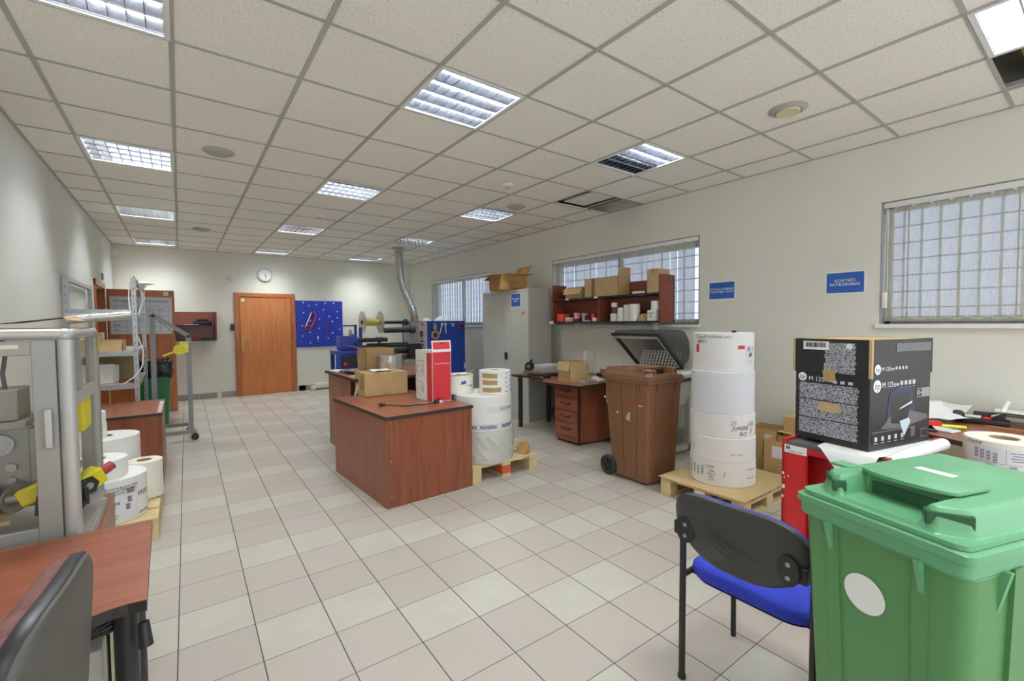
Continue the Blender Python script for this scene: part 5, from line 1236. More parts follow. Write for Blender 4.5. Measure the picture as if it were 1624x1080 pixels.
# white sheet under the box, drooping over the front
t = thing('packing_sheet', 'white packing sheet under the printer carton, drooping over the red cabinet', 'packing sheet', (2.6, .75, .79))
zs = HT + .003
mb = MB()
mb.grid([[(2.455, .86, zs), (2.62, .86, zs), (2.98, .80, zs)], [(2.45, .77, zs), (2.6, .72, zs), (2.98, .68, zs)], [(2.445, .62, zs), (2.5, .6, zs + .001), (2.98, .545, zs + .002)]])
mb.grid([[(2.455, .86, zs), (2.45, .77, zs), (2.446, .70, zs), (2.445, .62, zs)], [(2.440, .84, zs - .006), (2.434, .765, zs - .012), (2.43, .69, zs - .012), (2.432, .62, zs - .006)], [(2.430, .80, zs - .055), (2.422, .755, zs - .065), (2.418, .69, zs - .07), (2.422, .64, zs - .055)], [(2.424, .74, zs - .13), (2.414, .725, zs - .15), (2.412, .70, zs - .145), (2.414, .67, zs - .12)]])
build(mb, 'sheet', M_PAPER, t, 70)
mb = MB(); mb.tube([(2.44, .655, zs - .07), (2.50, .60, zs - .02), (2.62, .545, zs + .006), (2.86, .485, zs + .02)], [.012, .02, .026, .027], 14); build(mb, 'rolled_edge', M_PAPER, t, 60)
# printer carton
b = Vector((2.502, .671)); ux = Vector((.481, -.112)).normalized(); uy = Vector((-ux.y, ux.x))
ANG = math.degrees(math.atan2(ux.y, ux.x)); zb = HT + .0065
MH = T(b.x, b.y, zb) @ RZ(ANG)             # local x along the right face, y along the left face
WX, WY, H1, H2 = .494, .346, .343, .508
t = bpy.data.objects.new('printer_carton', None); COL.objects.link(t); t.location = MH.translation; t.rotation_euler = (0, 0, math.radians(ANG)); PW[t.name] = MH.copy()
tag(t, 'black printed printer carton with a taped extension, on the red cabinet', 'box')
mb = MB(MH); mb.box(0, WX, 0, WY, 0, H1, .003, 1); build(mb, 'lower_carton', M_HPB, t, 20)
mb = MB(MH)
for a in ((-.004, WX + .004, -.004, .002), (-.004, WX + .004, WY - .002, WY + .004), (-.004, .002, -.004, WY + .004), (WX - .002, WX + .004, -.004, WY + .004)): mb.box(a[0], a[1], a[2], a[3], H1 - .004, H2)
build(mb, 'upper_extension', M_HPB, t, 0)
mb = MB(MH); mb.box(0, WX, 0, WY, H2 - .004, H2 - .001); mb.bar((-.005, -.005, H1 - .01), (-.005, -.005, H2), .012, .012); mb.bar((-.005, WY + .004, H1), (-.005, WY + .004, H2), .008, .008); build(mb, 'card_edges', M_CARD, t, 0)
LF = lambda y, z, e=.001: MH @ frame((-e, y, z), (0, -1, 0), (0, 0, 1))         # left face, viewer's right = -y
RF = lambda x, z, e=.001: MH @ frame((x, -e, z), (1, 0, 0), (0, 0, 1))           # right face
def jag(x0, x1, z0, z1, seed, both=False):
    rnd = random.Random(seed); pts = [(x0, z0)]; n = 16; r = []
    for k in range(n + 1): r.append((x1 + rnd.uniform(-.008, .006), z0 + (z1 - z0) * k / n))
    l = [(x0 + (rnd.uniform(-.012, .006) if both else 0), z1 - (z1 - z0) * k / n) for k in range(n + 1)]
    return r + l
mb = MB()
for z0, z1 in ((.205, .285), (.112, .2), (.03, .107)): mb.prism(jag(-.15, .125, z0 - .16, z1 - .16, int(z0 * 999)), 0, .0005, LF(WY / 2, .16))
build(mb, 'static_print', M_HPG, t, 0)
mb = MB(); mb.prism(jag(-.02, .115, -.075, .07, 9, True), 0, .0005, LF(WY / 2, .42, .005)); build(mb, 'torn_print', M_HPG, t, 0)
mb = MB(); mb.box(.19, .48, -.01, .03, 0, .0005, M=RF(0, .46, .005)); build(mb, 'line_print', M_HPGREY, t, 0)
mb = MB(); n = 10; sl = [(.035 + .022 * math.cos(PI * (k / n - .5)), .022 * math.sin(PI * (k / n - .5))) for k in range(n + 1)] + [(-.035 + .022 * math.cos(PI * (k / n + .5)), .022 * math.sin(PI * (k / n + .5))) for k in range(n + 1)]
mb.prism(sl, 0, .0006, LF(WY / 2 + .002, .172, .0016)); build(mb, 'hand_hole', M_CARD, t, 0)
def logo(M, r):
    mb = MB(); mb.prism([(r * math.cos(k * PI / 16), r * math.sin(k * PI / 16)) for k in range(32)], 0, .0006, M); build(mb, 'logo_disc', M_PAPER, t, 0)
    lettering(t, 'hp', r * 1.45, M @ T(-r * .05, -r * .02, .001), M_INK, 'logo_letters', shear=.3, bold=0)
logo(LF(WY - .038, .313), .0215); logo(RF(.052, .295), .029); logo(RF(.045, .372, .0055), .0235)
lettering(t, 'M 125nw', .031, LF(WY - .068, .306), M_PAPER, align='LEFT'); lettering(t, 'M 125nw', .036, RF(.09, .297), M_PAPER, align='LEFT'); lettering(t, 'M 125nw', .027, RF(.075, .372, .0055), M_PAPER, align='LEFT')
mb = MB()
for k in range(4): mb.box(-.011, .011, -.009, .011, 0, .0006, M=RF(.245 + .034 * k, .30)); mb.box(-.006, .006, -.02, -.018, 0, .0006, M=RF(.245 + .034 * k, .30))
for k in range(4): mb.box(-.008, .008, -.006, .008, 0, .0006, M=RF(.19 + .027 * k, .373, .0055))
for k in range(3): mb.box(-.010, .010, -.006, .008, 0, .0006, M=LF(WY - .195 - .035 * k, .30))
for k in range(5): mb.box(-.010, .010, -.009, .011, 0, .0006, M=RF(.05 + .052 * k, .05)); mb.box(-.013, .013, -.02, -.017, 0, .0006, M=RF(.05 + .052 * k, .05))
mb.box(-.026, .026, -.02, .02, 0, .0004, M=RF(.445, .045)); build(mb, 'icon_print', mat('pale_icons', (196, 196, 200), .5, var=0), t, 0)
mb = MB(); mb.box(-.024, .024, -.018, .018, 0, .0008, M=RF(.445, .045)); mb.box(.02, .33, -.022, .03, -.0004, .0003, M=RF(0, .05)); build(mb, 'dark_patch', M_HPB, t, 0)
mb = MB(); mb.prism([(-.17, -.02), (-.1, .03), (.06, .05), (.21, .02), (.22, .0), (.0, -.03)], 0, .0003, RF(.255, .115)); mb.box(-.235, .11, -.02, .03, 0, .00025, M=RF(.255, .055)); build(mb, 'table_print', M_HPGREY, t, 0)
mb = MB(); mb.prism([(-.13, -.09), (-.1, .09), (-.02, .12), (.08, .11), (.11, .0), (.07, -.1)], 0, .0002, RF(.25, .165)); build(mb, 'blue_print', M_HPBLUE, t, 0)
mb = MB(); mb.prism([(-.085, -.05), (-.085, .08), (-.03, .095), (.065, .085), (.06, -.02), (.02, -.06)], 0, .0005, RF(.25, .165)); build(mb, 'printer_print', mat('deep_black_print', (16, 17, 20), .3, var=0), t, 0)
mb = MB(); mb.prism([(-.03, .0), (.075, .025), (.075, .035), (-.02, .008)], 0, .0008, RF(.26, .175)); build(mb, 'tray_print', M_LABEL, t, 0)
mb = MB(); mb.prism([(-.03, -.0), (.045, .01), (.06, -.01), (.01, -.075), (-.01, -.04)], 0, .0008, RF(.265, .12)); build(mb, 'sheet_print', mat('pale_blue_print', (196, 210, 220), .4, var=0), t, 0)
mb = MB(); mb.box(-.055, .055, -.022, .022, 0, .0005, M=RF(.43, .245)); build(mb, 'silver_patch', mat('silver_patch', (150, 150, 152), .35, var=.06), t, 0)
mb = MB(); mb.box(-.05, -.015, -.018, .018, 0, .0008, M=RF(.43, .245)); build(mb, 'patch_dark', M_HPB, t, 0)
lettering(t, 'O~', .03, RF(.398, .245, .002), M_PAPER)
mb = MB(); mb.box(-.062, .062, -.021, .021, 0, .0006, M=LF(WY - .105, .475, .005)); lb = build(mb, 'barcode_label', M_PAPER, t, 0)
mb = MB(); barcode(mb, LF(WY - .105, .478, .0062), .10, .024, 26, 5); build(mb, 'barcode', M_INK, lb, 0)
mb = MB(); mb.prism([(.014 * math.cos(k * PI / 10), .014 * math.sin(k * PI / 10)) for k in range(20)], 0, .0006, LF(WY - .26, .475, .005)); build(mb, 'round_seal', M_LABEL, t, 0)
mb = MB(); mb.box(-.028, .028, -.03, .022, 0, .0008, M=LF(WY - .17, .335, .005) @ Matrix.Rotation(.15, 4, 'Z')); build(mb, 'brown_tape', M_TAPE, t, 0)
mb = MB(); mb.box(-.002, WX + .006, -.0075, -.0065, H1 + .08, H2 - .01); mb.box(-.0075, -.0065, .0, WY + .004, H1 + .07, H2 - .03); build(mb, 'clear_tape', film('clear_tape_film', (190, 190, 194), .8, .08), t, 0)

# ------------------------------------------------------------------ desk along the right wall
t = thing('corner_desk', 'mahogany L-shaped desk under the nearest window, behind the green bin', 'desk', (3.6, .2, 0))
poly = [(4.57, .98), (3.83, .98), (3.69, .70), (3.575, .50), (3.50, .455), (3.38, .435), (2.80, .428), (2.72, .42), (2.675, .38), (2.66, .2), (2.64, -.6), (4.57, -.6)]
mb = MB(); mb.prism(poly, .676, .7035); build(mb, 'edge_band', M_EDGE, t, 0)
mb = MB(); mb.prism(poly, .7036, .705); build(mb, 'desktop', M_MAHOGX, t, 0)
mb = MB(); mb.prism([(4.10, .5), (4.10, .95), (4.12, .95), (4.12, .5)], .05, .675); mb.box(4.12, 4.5, .9, .92, .0, .675); build(mb, 'modesty_panel', M_BEIGE, t, 0)
for x, y in ((2.76, -.5), (2.76, .3), (4.45, -.5)): mb = MB(); mb.cyl((x, y, 0), (x, y, .675), .03, seg=16); build(mb, 'leg', M_BLACK, t)
c = (2.934, .300); r = .131; z0 = .7055
t = paper_roll('label_roll', 'white label roll with a barcode label, on the desk behind the green bin', c, r, z0, z0 + .172, core=.043, m=M_ROLLC)
ph = 180 + math.degrees(math.atan2(c[1], c[0]))
mb = MB(); mb.cylpatch(c, r, ph + 8, .24, z0 + .055, .09, 14, .001); lb = build(mb, 'shipping_label', M_LABEL, t, 0)
mb = MB()
for k, a in enumerate((-38, -29, -20, -11)):
    for q in range(7): mb.cylpatch(c, r, ph + a, .014, z0 + .095 + .0065 * q - .004 * k, .004 if q % 2 else .0025, 2, .002)
for k, a in enumerate((-22, 8, 38)):
    for q in range(7): mb.cylpatch(c, r, ph + a + 1.5 * q, .002 if q % 2 else .0012, z0 + .06, .016, 1, .002)
mb.cylpatch(c, r, ph + 3, .0012, z0 + .08, .062, 1, .002); mb.cylpatch(c, r, ph + 8, .24, z0 + .08, .0012, 12, .002)
for q in range(4): mb.cylpatch(c, r, ph + 22, .06 - .01 * (q % 2), z0 + .13 - .011 * q, .003, 3, .002)
build(mb, 'label_print', M_INKG, lb, 0)
lettering(t, '11x54', .026, None, M_INKG, 'handwriting', (c, r, ph - 45, z0 + .158), shear=.3)
# clutter on that desk
ZR = .7055
t = thing('papers', 'crumpled white documents heaped against the wall on the desk, beside the printer carton', 'papers', (4.35, .9, ZR))
for k, (x, y, a, lift) in enumerate(((4.28, .86, 20, .10), (4.42, .78, -25, .07), (4.2, .75, 50, .05))):
    mb = MB(T(x, y, ZR) @ RZ(a)); mb.grid([[(-.1 + .05 * i, -.14 + .07 * j, .004 + .012 * k + lift * (i / 4.0) ** 2 + .014 * math.sin(i * 1.7 + j * 2.1 + k) ** 2) for j in range(5)] for i in range(5)]); build(mb, 'sheet', M_PAPER, t, 60)
t = thing('label_printer', 'black flat label device with a red badge on the desk near the wall', 'device', (4.33, .57, ZR))
mb = MB(T(4.33, .54, ZR) @ RZ(6)); mb.box(-.05, .05, -.12, .1, 0, .035, .008); mb.box(.0, .06, -.1, .05, .0, .075, .008); build(mb, 'body', M_BLACK, t)
mb = MB(T(4.30, .52, ZR) @ RZ(6)); mb.box(-.012, .01, -.02, .02, .0355, .05, .003); build(mb, 'red_badge', M_REDTAPE, t)
mb = MB(T(4.33, .57, ZR) @ RZ(6)); mb.box(-.03, .0, -.02, .06, .036, .052, .003); build(mb, 'paper_strip', M_PAPER, t)
mb = MB(T(4.34, .665, ZR) @ RZ(12)); mb.box(-.045, .045, -.03, .03, 0, .07, .02, 3); tag(build(mb, 'desk_device', M_BLACK), 'black rounded device on the desk left of the flat label device', 'device')
mb = MB(); mb.cyl((4.36, .46, ZR + .08), (4.42, .44, ZR + .15), .012, seg=10); mb.cyl((4.30, .5, ZR + .06), (4.36, .46, ZR + .08), .006, seg=8); tag(build(mb, 'glue_stick', M_WHITE), 'white glue stick leaning up behind the label device', 'glue stick')
t = thing('paper_stack', 'fanned stack of white sheets leaning out over the desk by the wall', 'papers', (4.4, .25, ZR))
for k in range(3):
    mb = MB(T(4.40, .33, ZR + .0 + .01 * k) @ RZ(-8 + 5 * k) @ RX(-9)); mb.grid([[(-.1, .16, .09 + .006 * k), (-.11, -.3, .01)], [(0, .16, .075 + .006 * k), (-.01, -.3, .008)], [(.12, .16, .08 + .006 * k), (.11, -.3, .01)]]); build(mb, 'sheet', M_PAPER, t, 0)
mb = MB(T(4.22, .44, ZR) @ RZ(-6)); mb.box(-.012, .012, -.1, .08, 0, .006); tag(build(mb, 'ruler', M_TAPE), 'short wooden ruler on the desk below the fanned sheets', 'ruler')
mb = MB(T(3.97, .63, ZR) @ RZ(10)); mb.cyl((-.02, .07, .013), (.02, -.06, .013), .013, .011, 12); mb.cyl((-.03, .1, .013), (-.02, .07, .013), .007, .013, 10); tag(build(mb, 'highlighter', M_LYEL), 'fluorescent yellow marker lying on the desk', 'marker')
for k, (x, y, w, d, h, a, m, nm, lb) in enumerate(((3.93, .73, .05, .1, .03, 30, M_REDTAPE, 'red_pen_case', 'red plastic piece on the desk next to the printer carton'), (3.86, .67, .1, .16, .012, -15, M_LABEL, 'label_sheet', 'printed label sheet lying under the red pieces'), (3.98, .69, .05, .07, .02, 50, M_REDD, 'ink_pad', 'dark red ink pad in the desk clutter'), (3.83, .74, .16, .1, .012, 20, M_DARK, 'dark_folder', 'dark folder at the desk edge beside the printer carton'))):
    mb = MB(T(x, y, ZR + (.0125 if nm in ('red_pen_case',) else 0)) @ RZ(a)); mb.box(-w / 2, w / 2, -d / 2, d / 2, 0, h, .003, 1); tag(build(mb, nm, m), lb, nm.replace('_', ' '))

# ------------------------------------------------------------------ blue visitor chair
t = thing('visitor_chair', 'black framed visitor chair with a blue seat, seen from behind beside the green bin', 'chair', (1.75, .77, 0))
yl, yr, xr_, xf = 1.0, .545, 1.558, 1.955
for y in (yl, yr):
    mb = MB(); mb.cyl((xr_, y, .01), (xr_ + .004, y, .645), .0125, seg=16); mb.cyl((xr_, y, 0), (xr_, y, .012), .016, seg=14); mb.cyl((xr_ + .004, y, .645), (xr_ + .004, y, .652), .0128, .008, 14); build(mb, 'rear_leg', M_BLACK, t)
    mb = MB(); mb.tube([(xf, y, 0), (xf - .004, y, .36), (xf - .02, y, .40), (xf - .06, y, .412), (xr_, y, .412)], .0115, 12); build(mb, 'front_leg', M_BLACK, t)
mb = MB()
for x in (xr_ + .07, xf - .05): mb.bar((x, yr, .412), (x, yl, .412), .03, .012)
build(mb, 'cross_rail', M_BLACK, t, 0)
cxs, cys = 1.77, (yl + yr) / 2 - .005
mb = MB(); rings = []
for sc, z in ((.90, .418), (.97, .428), (1.0, .445), (.99, .462), (.93, .472), (.7, .474)):
    rings.append([(cxs + (p[0]) * sc, cys + p[1] * sc, z - .05 * max(0, p[0] - .12) ** 1.2) for p in rrect(.44, .45, .09, 0, 6)])
mb.loft(rings); build(mb, 'seat', M_SEAT, t, 60)
mb = MB(); mb.loft([[(cxs + p[0] * s, cys + p[1] * s, z) for p in rrect(.44, .45, .09, 0, 6)] for s, z in ((.8, .405), (.93, .417))]); build(mb, 'seat_pan', M_BLACK, t, 40)
# backrest: curved shell, leaning back
def bk(u, v, off):
    """u -1..1 across (left = +y), v 0..1 up"""
    z = .525 + .26 * v; x = xr_ - .012 - .05 * v - .035 * (1 - u * u) + .0
    return (x + off, (yl + yr) / 2 + u * .232, z)
def bshape(n=44):
    out = []
    for k in range(n):
        a = 2 * PI * k / n; cu, sv = math.cos(a), math.sin(a)
        u = math.copysign(abs(cu) ** .55, cu); v = .5 + .5 * math.copysign(abs(sv) ** .62, sv)
        v = v if v > .5 else .5 - (.5 - v) * (1.0)
        if v < .45: u *= .62 + .38 * (v / .45) ** .6
        out.append((u, v))
    return out
S_ = bshape()
mb = MB(); mb.loft([[bk(u * .9, .5 + (v - .5) * .88, -.006) for u, v in S_], [bk(u * .985, .5 + (v - .5) * .985, -.002) for u, v in S_], [bk(u, v, .006) for u, v in S_], [bk(u, v, .016) for u, v in S_]], True, True); build(mb, 'back_shell', M_SHELL, t, 50)
mb = MB(); mb.loft([[bk(u * .99, .5 + (v - .5) * .99, .0165) for u, v in S_], [bk(u * .985, .5 + (v - .5) * .985, .03) for u, v in S_], [bk(u * .9, .5 + (v - .5) * .9, .042) for u, v in S_]], True, True); build(mb, 'back_cushion', M_SEAT, t, 50)
for s, y in ((1, yl), (-1, yr)):
    mb = MB(); pts = [(.035 * math.cos(k * PI / 10), .048 * math.sin(k * PI / 10)) for k in range(20)]
    x, yy, z = bk(s * .76, .40, -.008)
    mb.prism(pts, -.002, .006, frame((x - .004, yy, z), (.18 * s, -1, 0), (0, 0, 1))); mb.box(x - .004, xr_ + .012, min(yy, y), max(yy, y), z - .03, z + .02, .004); b = build(mb, 'back_bracket', M_BLACK, t, 35)
    mb = MB()
    for dz in (-.022, .02): mb.cyl((x - .008, yy, z + dz), (x - .013, yy, z + dz), .0075, seg=12)
    build(mb, 'screw', M_STEEL, b)
mb = MB()
for k, (v0, v1, w) in enumerate(((.52, .36, .5), (.46, .30, .45), (.40, .22, .4))): mb.tube([bk(.55 - w * 2 * q / 8, v0 + (v1 - v0) * q / 8 + .05 * math.cos(q * .55), -.0075) for q in range(9)], [.0005 + .003 * math.sin(PI * q / 8) for q in range(9)], 6)
build(mb, 'embossed_waves', M_SHELL, t, 50)
# ================================================================== LEFT SIDE
# near table
t = thing('curved_table', 'mahogany table with a curved front edge and black legs, at the lower left', 'table', (-.5, 1.75, 0))
poly = [(-.100, 2.066), (-.088, 1.462), (-.125, 1.468), (-.155, 1.466), (-.19, 1.456), (-.23, 1.437), (-.30, 1.40), (-.42, 1.37), (-.6, 1.37), (-.9, 1.40), (-.9, 2.075)]
mb = MB(); mb.prism(poly, .676, .7035); build(mb, 'edge_band', M_EDGE, t, 0)
mb = MB(); mb.prism(poly, .7036, .705); build(mb, 'tabletop', wood('mahogany_laminate_cross', (128, 68, 48), (160, 94, 68), 'X'), t, 0)
for x, y in ((-.136, 1.535), (-.15, 2.0), (-.84, 1.5), (-.84, 2.0)):
    mb = MB(); mb.cyl((x, y, 0), (x, y, .675), .026, seg=18); build(mb, 'leg', M_BLACK, t)
mb = MB(); mb.cyl((-.098, 1.50, .63), (-.094, 1.49, .57), .012, .016, 10); build(mb, 'cable_clip', M_BLACK, t)
mb = MB(); mb.box(-.42, -.22, 1.62, 1.95, .6, .668, .01)
mb2 = MB()
for k in range(3): mb2.tube([(-.36, 1.5 + .02 * k, .655), (-.22, 1.5 + .02 * k, .63 - .012 * k), (-.165, 1.53, .64 - .012 * k), (-.165, 1.62, .64 - .012 * k)], .004, 6)
build(mb2, 'cable_basket', M_BLACK, t); mb.bm.free()
mb = MB(); mb.box(-.40, -.19, 1.58, 2.0, 0.0, .55, .008); tag(build(mb, 'computer_case', M_GREYD), 'grey computer case standing under the lower left table', 'computer case')
mb = MB(); mb.box(-.182, -.172, 1.66, 1.96, .0, .66); tag(build(mb, 'panel_board', M_BEIGE, smooth=0), 'beige upright board behind the black table leg', 'board')

# near office chair
CH = T(-.452, 1.11, 0) @ RZ(-5.5)           # faces -x; backrest plane runs along local y
t = thing('office_chair', 'office chair with a dark shell and worn reddish fabric, at the lower left corner', 'chair', (-.452, 1.11, 0), -5.5)
def bkc(u, v, off): return (.268 - off + .03 * (v - .5) - .02 * (u * u), u * .215, .50 + .462 * v)
def cshape(n=40):
    out = []
    for k in range(n):
        a = 2 * PI * k / n; u = math.copysign(abs(math.cos(a)) ** .5, math.cos(a)); v = .5 + .5 * math.copysign(abs(math.sin(a)) ** .5, math.sin(a))
        out.append((u * (.80 + .2 * min(1, v / .7)), v))
    return out
S2 = cshape()
sh = lambda s, off: [bkc(u * s, .5 + (v - .5) * s, off) for u, v in S2]
mb = MB(CH); mb.loft([sh(.92, -.012), sh(.985, -.006), sh(1, .004), sh(1, .02)], True, True); build(mb, 'back_shell', M_CHSHELL, t, 50)
mb = MB(CH); mb.loft([sh(1.004, .0), sh(1.012, .006), sh(1.012, .017), sh(1.004, .022)], False, False); build(mb, 'rim_trim', M_BLACK, t, 50)
mb = MB(CH); mb.loft([sh(.995, .021), sh(.98, .04), sh(.93, .056), sh(.8, .062)], True, True); build(mb, 'back_cushion', M_MESHRED, t, 60)
mb = MB(CH); rings = []
for s, z in ((.9, .425), (.98, .44), (1, .46), (.97, .485), (.86, .497)): rings.append([(p[0] * s, p[1] * s, z) for p in rrect(.45, .45, .1, 0, 5)])
mb.loft(rings); build(mb, 'seat', M_MESHRED, t, 60)
mb = MB(CH); mb.bar((.08, 0, .41), (.24, 0, .41), .06, .02); mb.bar((.24, 0, .405), (.262, 0, .62), .06, .016, (1, 0, 0)); build(mb, 'back_bracket', M_BLACK, t, 20)
mb = MB(CH); mb.cyl((0, 0, .1), (0, 0, .42), .025, seg=14); build(mb, 'gas_column', M_BLACK, t)
mb = MB(CH)
for k in range(5):
    a = 2 * PI * k / 5 + .3; mb.bar((0, 0, .1), (.26 * math.cos(a), .26 * math.sin(a), .07), .045, .03, bev=.004)
build(mb, 'star_base', M_BLACK, t, 30)
for k in range(5):
    a = 2 * PI * k / 5 + .3; c = Vector((.26 * math.cos(a), .26 * math.sin(a), .026)); d = Vector((-math.sin(a), math.cos(a), 0)) * .018
    mb = MB(CH); mb.cyl(c - d, c + d, .026, seg=14); mb.cyl(c, c + Vector((0, 0, .05)), .008, seg=8); build(mb, 'caster', M_BLACK, t)

# desk under the aluminium machine
t = thing('machine_desk', 'mahogany desk carrying the aluminium machine, behind the near table', 'desk', (-.58, 2.42, 0))
mb = MB(); mb.box(-.9, -.262, 2.10, 2.73, .614, .64); build(mb, 'desktop', M_MAHOGX, t, 0)
mb = MB(); mb.box(-.285, -.263, 2.11, 2.72, 0, .6135); build(mb, 'side_panel', M_MAHOG, t, 0)
mb = MB(); mb.box(-.9, -.88, 2.11, 2.72, 0, .6135); build(mb, 'side_panel', M_MAHOG, t, 0)
# aluminium framed labelling machine
t = thing('labelling_machine', 'aluminium framed machine cabinet with clear panels and a handled door, on the left desk', 'machine', (-.6, 2.45, .64))
ax0, ax1, ay0, ay1, az0, az1 = -.89, -.292, 2.115, 2.71, .641, 1.395
mb = MB(); mb.box(ax0, ax1 + .005, ay0, ay1 - .02, az0, az0 + .035, .004); mb.box(ax1 - .004, ax1 + .022, ay0, 2.56, az0 + .0, az0 + .034, .003); build(mb, 'base_plate', M_ALUD, t, 20)
for x, y, r in ((ax1 - .022, ay0 + .022, .022), (ax0 + .022, ay0 + .022, .022), (ax1 - .022, ay1 - .022, .02), (ax0 + .022, ay1 - .022, .02)):
    mb = MB(); mb.loft([rrect(.044, .044, .018, z, 5, x, y) for z in (az0 + .0355, az1 - .036)]); build(mb, 'corner_post', M_ALU if y < 2.3 else M_ALUD, t, 40)
mb = MB()
mb.box(ax0 + .02, ax1 - .022, ay0, ay0 + .044, az1 - .035, az1, .016, 4); mb.box(ax0 + .02, ax1 - .022, ay1 - .044, ay1, az1 - .035, az1, .014, 3)
mb.box(ax1 - .044, ax1, ay0 + .044, ay1 - .02, az1 - .035, az1, .014, 3); mb.box(ax0, ax0 + .044, ay0 + .044, ay1 - .02, az1 - .035, az1, .014, 3)
mb.sphere((ax1 - .024, ay0 + .024, az1 - .022), .0245); mb.sphere((ax1 - .022, ay1 - .022, az1 - .02), .021)
build(mb, 'top_frame', M_ALU, t, 40)
mb = MB(); mb.box(ax0 + .03, ax1 - .03, ay0 + .03, ay1 - .03, az1 - .004, az1 - .001); build(mb, 'top_panel', M_ACRYL, t, 0)
# door on the front
dx0, dx1, dz0, dz1 = ax0 + .046, ax1 - .046, az0 + .04, az1 - .038
mb = MB(); y0, y1 = ay0 + .006, ay0 + .03
mb.box(dx1 - .058, dx1, y0, y1, dz0, dz1, .002, 1); mb.box(dx0, dx0 + .058, y0, y1, dz0, dz1, .002, 1); mb.box(dx0 + .058, dx1 - .058, y0, y1, dz1 - .048, dz1, .002, 1); mb.box(dx0 + .058, dx1 - .058, y0, y1, dz0, dz0 + .05, .002, 1)
dr = build(mb, 'door', M_ALUD, t, 20)
mb = MB(); mb.box(dx0 + .058, dx1 - .058, y0 + .01, y0 + .014, dz0 + .05, dz1 - .048); build(mb, 'door_pane', M_ACRYL, dr, 0)
mb = MB(); mb.box(dx1 - .03, dx1 - .012, y0 - .028, y0 - .014, 1.0, 1.13, .003); mb.box(dx1 - .03, dx1 - .012, y0 - .02, y0, 1.0, 1.018, .003); mb.box(dx1 - .03, dx1 - .012, y0 - .02, y0, 1.112, 1.13, .003); build(mb, 'door_handle', M_ALU, dr, 20)
mb = MB(); mb.box(dx1 - .13, dx1 - .085, y0 - .001, y0, dz1 - .025, dz1 - .012, 0); build(mb, 'door_label', M_CREAM, dr, 0)
# right side: upper glazed bay, rail, struts
mb = MB(); mb.box(ax1 - .03, ax1 - .004, ay0 + .044, ay1 - .04, 1.125, 1.17, .003); build(mb, 'cross_rail', M_ALU, t, 20)
for y in (ay0 + .17, ay1 - .12): mb = MB(); mb.box(ax1 - .028, ax1 - .006, y - .012, y + .012, 1.1705, az1 - .0355); build(mb, 'strut', M_ALUD, t, 0)
mb = MB(); mb.box(ax1 - .06, ax1 - .03, ay1 - .085, ay1 - .045, az0 + .036, 1.124); build(mb, 'strut', M_ALUD, t, 0)
mb = MB(); mb.box(ax1 - .02, ax1 - .016, ay0 + .05, ay1 - .045, 1.171, az1 - .036); build(mb, 'side_pane', M_ACRYL, t, 0)
mb = MB(); mb.box(ax1 - .0058, ax1 - .0048, ay1 - .04, ay1 - .008, 1.30, 1.36); mb.box(ax1 + .0002, ax1 + .001, ay1 - .036, ay1 - .01, 1.30, 1.36); build(mb, 'yellow_label', M_YEL, t, 0)
mb = MB(); mb.box(ax1 - .08, ax1 - .012, 2.36, 2.52, 1.0, 1.118, .006); sb = build(mb, 'sensor_box', M_YEL, t, 20)
mb = MB(); mb.cyl((ax1 - .048, 2.36, 1.09), (ax1 - .048, 2.325, 1.09), .016, seg=14); build(mb, 'round_cap', M_STEEL, sb)
mb = MB(); mb.box(ax1 - .065, ax1 - .03, 2.352, 2.36, 1.01, 1.05); build(mb, 'connector_plate', M_BLACK, sb, 0)
mb = MB(); mb.cyl((ax1 - .048, 2.352, 1.03), (ax1 - .048, 2.30, 1.025), .008, seg=10); build(mb, 'plug_pin', M_STEEL, sb)
mb = MB(); mb.prism([(2.2, 1.03), (2.32, 1.03), (2.32, .97), (2.24, .84), (2.2, .82)], ax1 - .075, ax1 - .065, Matrix(((0, 0, 1, 0), (1, 0, 0, 0), (0, 1, 0, 0), (0, 0, 0, 1)))); build(mb, 'angled_plate', M_ALUD, t, 0)
mb = MB(); mb.box(ax1 - .07, ax1 - .066, 2.25, 2.6, .74, 1.06); build(mb, 'clear_guard', M_ACRYL, t, 0)
# yellow pressure valve with a red knob on the sill
vb = MB(T(ax1 - .02, 2.42, .79) @ RZ(-52) @ RX(24)); vb.box(-.035, .03, -.05, .05, -.035, .035, .008); v = build(vb, 'pressure_valve', M_YEL, t, 20)
mb = MB(T(ax1 - .02, 2.42, .79) @ RZ(-52) @ RX(24)); mb.cyl((.0, .05, .0), (.0, .098, .0), .02, .018, 16); build(mb, 'red_knob', M_REDD, v, 40)
mb = MB(T(ax1 - .02, 2.42, .79) @ RZ(-52) @ RX(24)); mb.lathe([(.036, 0), (.036, .01), (.022, .012)], (.03, -.02, 0), (1, 0, 0), 6); build(mb, 'hex_nut', M_BLACK, v, 20)
mb = MB(T(ax1 - .02, 2.42, .79) @ RZ(-52) @ RX(24)); mb.cyl((.03, -.02, 0), (.045, -.02, 0), .013, seg=12); mb.cyl((.0, -.05, 0), (.0, -.13, -.01), .011, seg=10); mb.sphere((.03, -.045, 0), .014); build(mb, 'pipe_fitting', M_STEEL, v)
mb = MB(); mb.tube([(ax1 - .02, 2.38, .76), (ax1 - .022, 2.32, .735), (ax1 - .03, 2.22, .73)], .012, 8); build(mb, 'hose', M_BLACK, t)
mb = MB(); mb.cyl((ax1 - .015, 2.33, .727), (ax1 - .015, 2.33, .79), .010, seg=10); build(mb, 'rubber_foot', M_BLACK, t)
